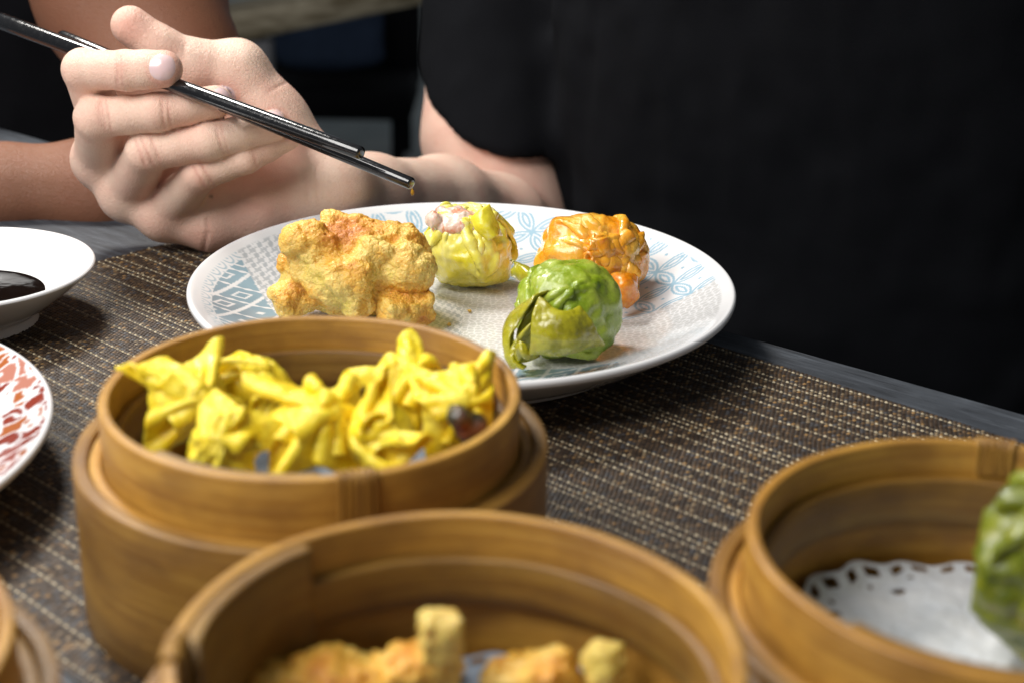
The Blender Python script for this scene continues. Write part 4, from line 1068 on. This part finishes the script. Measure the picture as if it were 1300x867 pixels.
lo = allp.min(0) - np.array([2, 2, 4.5]); hi = allp.max(0) + np.array([5, 5, 2])
V, Fq = polygonize(f_body, lo, hi, .105, 2)
nn = vnormals(V, Fq); pp = PROJ(V); facing = (nn * (CAM - V)).sum(1) > 0
def segd(px, a, b):
    a = np.array(a, float); b = np.array(b, float); t = np.clip(((px - a) @ (b - a)) / ((b - a) @ (b - a)), 0, 1)
    return np.linalg.norm(px - a - t[:, None] * (b - a), axis=1), t
disp = np.zeros(len(V)); hz_ = (pp[:, 2] < 84) & facing
CRE = [((149, 64), (149, 112), .035, 1.8), ((154, 68), (155, 108), .02, 1.6), ((128, 125), (134, 168), .03, 1.8), ((134, 127), (142, 170), .03, 1.6), ((124, 130), (127, 160), .025, 1.6), ((205, 124), (209, 164), .028, 1.8), ((212, 124), (217, 162), .02, 1.6),
       ((172, 178), (186, 214), .04, 2.0), ((178, 174), (196, 212), .03, 1.8), ((190, 172), (204, 206), .03, 1.8), ((274, 160), (284, 196), .03, 1.8), ((280, 160), (290, 196), .02, 1.6),
       ((244, 210), (262, 240), .035, 1.8), ((252, 204), (272, 236), .03, 1.8), ((320, 190), (326, 212), .02, 1.6), ((265, 290), (258, 322), .06, 2.2), ((262, 276), (265, 292), .06, 2.0), ((290, 250), (340, 268), .05, 5), ((335, 120), (378, 98), .03, 2.2), ((236, 52), (232, 78), .03, 2.2), ((330, 235), (372, 222), .04, 4), ((385, 215), (392, 262), .05, 3), ((400, 205), (404, 260), .03, 3)]
for kc, (a_, b_, dep, wd) in enumerate(CRE):
    dd, t = segd(pp[:, :2], a_, b_)
    disp -= hz_ * dep * (1.9 if kc < 15 else 1.2) * np.exp(-(dd / wd) ** 2) * sstep(0, .2, t) * sstep(1, .8, t)
for c_, r_, amp in [((118, 148), 13, .05), ((186, 192), 14, .06), ((254, 222), 13, .05), ((100, 90), 14, .04)]:
    disp += hz_ * amp * np.exp(-(((pp[:, :2] - c_) / r_) ** 2).sum(1))
V = V + nn * disp[:, None]
red = np.zeros(len(V))
for c_, r_, amp in [((205, 105), 22, .5), ((165, 30), 28, .75), ((118, 150), 20, .28), ((186, 196), 18, .4), ((255, 225), 17, .35), ((285, 125), 20, .35), ((350, 160), 22, .4), ((375, 178), 16, .4), ((330, 255), 40, .45), ((262, 300), 35, .5), ((340, 215), 26, .4), ((190, 275), 22, .35), ((215, 70), 18, .35), ((350, 110), 25, .2)]:
    red += amp * np.exp(-(((pp[:, :2] - c_) / r_) ** 2).sum(1)) * (pp[:, 2] < 85)
red += .3 * sstep(92, 104, pp[:, 2])
tint = np.ones((len(V), 3))
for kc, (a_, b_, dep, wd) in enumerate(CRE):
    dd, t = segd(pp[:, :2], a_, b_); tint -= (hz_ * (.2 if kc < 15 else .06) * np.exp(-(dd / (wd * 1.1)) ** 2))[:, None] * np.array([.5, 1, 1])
for c_, r_ in [((206, 86), 20), ((285, 126), 19), ((350, 152), 15), ((374, 168), 11.5)]:
    q_ = np.linalg.norm(pp[:, :2] - c_, axis=1); red += hz_ * .45 * np.exp(-((q_ - r_) / 3.0) ** 2)
mole = hz_ * np.exp(-(((pp[:, :2] - (268, 250)) / 2.2) ** 2).sum(1)); tint *= 1 - .75 * mole[:, None]
mole = hz_ * np.exp(-(((pp[:, :2] - (196, 128)) / 1.2) ** 2).sum(1)); tint *= 1 - .4 * mole[:, None]
person = thing('person', 'person in a black short-sleeved shirt holding chopsticks over the plate', 'person', (12, 92, -60))
body = part(person, 'body', V, [Fq], M_SKIN, val=np.clip(red, 0, 1), col=np.clip(tint, 0, 1))
# nails lie on the finger skin
def nail(ctr, axis_deg, la, lb, d0):
    n_ = 15; a = np.linspace(-1, 1, n_); A, B = np.meshgrid(a, a, indexing='ij')
    # square -> disc
    X = A * np.sqrt(1 - B ** 2 / 2); Y = B * np.sqrt(1 - A ** 2 / 2)
    sq = lambda v: np.sign(v) * np.abs(v) ** .9
    ca, sa = math.cos(math.radians(axis_deg)), math.sin(math.radians(axis_deg))
    U = ctr[0] + X * la * ca - Y * lb * sa; W = ctr[1] + X * la * sa + Y * lb * ca
    r = _f + ((U.ravel() - 650) / F_PX)[:, None] * _x - ((W.ravel() - 433.5) / F_PX)[:, None] * _u
    t = np.full(r.shape[0], d0 - 3.0)
    for _ in range(60):
        d = f_hand(CAM + r * t[:, None]); t = t + np.clip(d * .8, -.3, .3)
    P = CAM + r * t[:, None]
    e = np.clip(1 - (X ** 2 + Y ** 2), 0, 1).ravel()
    P = P - r * (.035 * e ** .5 - .012)[:, None]
    tip = np.clip(X.ravel(), 0, 1) ** 3
    part(body, 'fingernail', P, [grid_faces(n_, n_)[:, ::1]], M_NAIL)
nail((206, 86), 3, 18.5, 18.5, 74.4)
nail((285, 126), -12, 16, 18, 75.9)
nail((350, 152), -18, 12, 14, 76.6)
nail((374, 168), -22, 9, 10.5, 77.4)

# black T-shirt
pl_o = PD(540, 104, 108); _pr = PD(712, 150, 108); _pf = PD(645, 202, 102.5)
hn = np.cross(_pr - pl_o, _pf - pl_o); hn /= np.linalg.norm(hn)
if hn[2] > 0: hn = -hn                                     # points down, out of the sleeve
sl_a, sl_b = PD(660, -170, 112), PD(630, 200, 107.5)
tor_c = np.array([18.5, 97.5, 2.0]); tor_R = np.stack([ed, np.array([-ed[1], ed[0], 0]), [0, 0, 1]], 1)
def f_tee(P):
    sl = cone(P, sl_a, sl_b + (sl_b - sl_a) * .2, 6.7, 5.05)
    q = (P - tor_c) @ tor_R; q = q / np.array([1, .72, 1]); tw = 1 + .004 * q[:, 2]
    tor = np.maximum(np.hypot(q[:, 0] / tw * .78, q[:, 1] / tw) - 14.5, np.abs(q[:, 2]) - 36) * .8
    sh = cone(P, sl_a + np.array([0, 0, 2]), tor_c + np.array([2, 0, 30.0]), 6.5, 8)
    fold = .45 * fbm(P * np.array([.16, .16, .07]), 3, 4) + .12 * vnoise(P * .5, 9)
    cut = (P - pl_o) @ hn + .2 * vnoise(P * .3, 3)
    slv = -smin(-(sl + fold * .5), -cut, .9)
    return smin(smin(slv, sh + fold, 1.5), tor + fold, 1.5)
V, Fq = polygonize(f_tee, (-14, 72, -36), (44, 125, 34), .4, 1)
part(person, 'shirt', V, [Fq], M_TEE)
def f_leg(P):
    a = tor_c + np.array([0, 0, -34]); d = None
    for s_ in (-1, 1):
        h_ = a + ed * 8 * s_; k_ = h_ + en * 36 + np.array([0, 0, 1.0]); ft = k_ + np.array([0, 0, -42])
        e = smin(cone(P, h_, k_, 8.5, 6.5), cone(P, k_, ft, 6.2, 4.6), 1.5); d = e if d is None else smin(d, e, 2)
    return d
V, Fq = polygonize(f_leg, tor_c + np.array([-60, -60, -86]), tor_c + np.array([40, 30, -20]), 1.2, 1)
part(person, 'trousers', V, [Fq], M_TEE)

# second person at the left
person2 = thing('person', 'person in black resting a bare tanned forearm on the table', 'person', (-35, 110, -60))
E2_ = pr((252, 222, 89.5, 74)); FA = [E2_, pr((130, 240, 88.0, 62)), pr((0, 240, 87.2, 53)), pr((-110, 244, 86.6, 46))]
UA2 = [E2_, pr((205, 85, 92.5, 99)), pr((165, -10, 94.5, 116)), pr((120, -130, 98, 125))]
wr2 = FA[-1][0]; fdir = (FA[-1][0] - FA[-2][0]); fdir /= np.linalg.norm(fdir)
def f_b2(P):
    d = smin(chain(P, [q[0] for q in FA], [q[1] for q in FA], 1.2), chain(P, [q[0] for q in UA2], [q[1] for q in UA2], 1.2), 1.2)
    d = smin(d, cone(P, wr2, wr2 + fdir * 6, 1.9, 2.1), 1.2)
    for k_, (o_k, L_) in enumerate([(-1.7, 6.0), (-.6, 7.2), (.5, 7.6), (1.6, 7.0)]):
        b0 = wr2 + fdir * 7 + np.array([0, o_k, 0]); d = smin(d, cone(P, b0, b0 + fdir * L_ - np.array([0, 0, .9]), .95, .72), .4)
    b0 = wr2 + fdir * 2.5 + np.array([0, -1.8, .2]); return smin(d, cone(P, b0, b0 + fdir * 5 - np.array([0, 2.2, .3]), 1.1, .8), .5)
pa = np.array([q[0] for q in FA + UA2] + [wr2 + fdir * 16])
V, Fq = polygonize(f_b2, pa.min(0) - 6, pa.max(0) + 6, .3, 2)
pp = PROJ(V); rd = .2 + .25 * vnoise(V * .3, 3)
part(person2, 'body', V, [Fq], M_SKIN2, val=np.clip(rd, 0, 1), col=np.ones((len(V), 3)))
tc2 = PD(-60, 90, 112)
def f_tee2(P):
    t_ = ellip(P, tc2 + np.array([0, 2, -6]), np.array([15.5, 10, 34.])) * .7
    s_ = cone(P, UA2[-1][0] + np.array([0, 0, 3]), UA2[-2][0] + np.array([0, 0, 5]), 7.2, 6.6)
    return smin(t_, s_, 3) + .4 * fbm(P * .15, 3, 7)
V, Fq = polygonize(f_tee2, tc2 + np.array([-22, -20, -44]), tc2 + np.array([26, 18, 34]), .6, 1)
part(person2, 'shirt', V, [Fq], M_TEE2)

# ================================================================== chopsticks
n = NT('black_lacquer'); o_ = n.obj()
M_LAC = n.set(col=(.006, .006, .007), rough=n.ramp(n.noise(o_, 4 * CM, 3), [(.35, .12), (.7, .3)]), coat=.6, coatr=.08, normal=n.bump(n.noise(o_, 6 * CM, 2), .06, .001))
def stick(label, A, B, ra, rb):
    ax = B - A; L = np.linalg.norm(ax); ax = ax / L; s = np.cross(ax, [0, 0, 1.0]); s /= np.linalg.norm(s); t_ = np.cross(s, ax)
    n_ = 28; th = np.linspace(0, 2 * math.pi, n_, endpoint=False)
    prof = [(0, 0.0), (ra * .6, 0.0), (ra * .9, .02), (ra, .08)] + [(ra + (rb - ra) * k / 12, .08 + (L - .2) * k / 12) for k in range(1, 13)] + [(rb * .9, L), (0, L)]
    V = np.concatenate([[A + ax * z_ + r_ * (math.cos(a_) * s + math.sin(a_) * t_) for a_ in th] for r_, z_ in prof])
    solo('chopstick', label, 'chopstick', tuple(A), V, [grid_faces(len(prof), n_, cv=True)], M_LAC, group='chopsticks in the hand')
A1 = PD(459, 195.5, 69.9); Q1 = PD(150, 82, 76.3); d1 = (Q1 - A1) / np.linalg.norm(Q1 - A1)
stick('upper black lacquered chopstick ending short of the other', A1, A1 + d1 * 23.5, .31, .43)
A2 = PD(523, 234, 70.6); Q2 = PD(110, 61, 79.3); d2 = (Q2 - A2) / np.linalg.norm(Q2 - A2)
stick('lower black lacquered chopstick with a sauce drop at its tip', A2, A2 + d2 * 22.5, .28, .40)
M_DROP = mat_simple('amber_sauce', (.55, .30, .03), .05, trans=.6, ior=1.36)
D0, F0 = cube_sphere(10); dp = PD(523.5, 244, 70.6)
Vd = D0 * np.array([.075, .075, .17]); Vd[:, :2] *= (1 - .45 * D0[:, 2:3])
solo('sauce_drop', 'amber sauce drop hanging from the chopstick tip', 'drop', tuple(dp), Vd + dp, [F0], M_DROP)

# ================================================================== blurred background
M_DK = mat_cloth('navy_cloth', (.022, .032, .055)); M_BK = mat_simple('black_wicker', (.004, .004, .005), .8, spec=.1)
ch = thing('chair', 'out of focus black chair behind the diners', 'chair', tuple(PD(440, 84, 400) * np.array([1, 1, 0]) + np.array([0, 0, -78])))
c0 = PD(440, 44, 400)
V, Fl = bevel_box(c0, (38, 8, 27), 2.0); part(ch, 'backrest', V, Fl, M_BK)
V, Fl = bevel_box(c0 + np.array([0, -19.5, -11]), (38, 30, 7), 1.5); part(ch, 'seat', V, Fl, M_BK)
zb = c0[2] - 14.6
for sx in (-15, 15):
    for sy in (-28, 0):
        V, Fl = bevel_box((c0[0] + sx, c0[1] + sy, (zb - 78) / 2), (3, 3, abs(-78 - zb)), .3); part(ch, 'leg', V, Fl, M_BK)
c0 = PD(418, 40, 374)
V, Fq = polygonize(lambda P: rbox(P, c0, (13, 4.5, 9), 4, rotz(.1)) + .5 * fbm(P * .2, 2, 5), c0 - 18, c0 + 18, 1.0, 1)
solo('cushion', 'crumpled navy cushion on the background chair', 'cushion', tuple(c0 - np.array([0, 0, 9])), V, [Fq], M_DK)
n = NT('straw_weave'); o_ = n.obj()
M_STRAW = n.set(col=n.ramp(n.noise(n.mapping(o_, (.3, 1, 2.5)), .35 * CM, 3), [(.35, (.13, .10, .055)), (.65, (.36, .31, .22))]), rough=.8)
bn = thing('bench', 'out of focus straw coloured bench behind the diners', 'bench', tuple(PD(400, 40, 260) * np.array([1, 1, 0]) + np.array([0, 0, -78])))
a_, b_ = PD(250, 38, 255), PD(600, -32, 275); ax = b_ - a_; L = np.linalg.norm(ax)
rz_ = math.atan2(ax[1], ax[0]); Rb = rotz(rz_) @ np.array([[math.cos(math.asin(ax[2] / L)), 0, -ax[2] / L], [0, 1, 0], [ax[2] / L, 0, math.cos(math.asin(ax[2] / L))]])
V, Fl = bevel_box((a_ + b_) / 2, (L, 10, 4.6), .4, Rb); part(bn, 'seat', V, Fl, M_STRAW)
M_GREY = mat_simple('grey_paint', (.12, .12, .13), .7)
for u in (325, 560):
    p_ = PD(u, 35 if u == 325 else -25, 257 if u == 325 else 273)
    V, Fl = bevel_box((p_[0], p_[1], (p_[2] - 78) / 2 - 1), (5, 5, p_[2] + 76), .3); part(bn, 'leg', V, Fl, M_GREY)
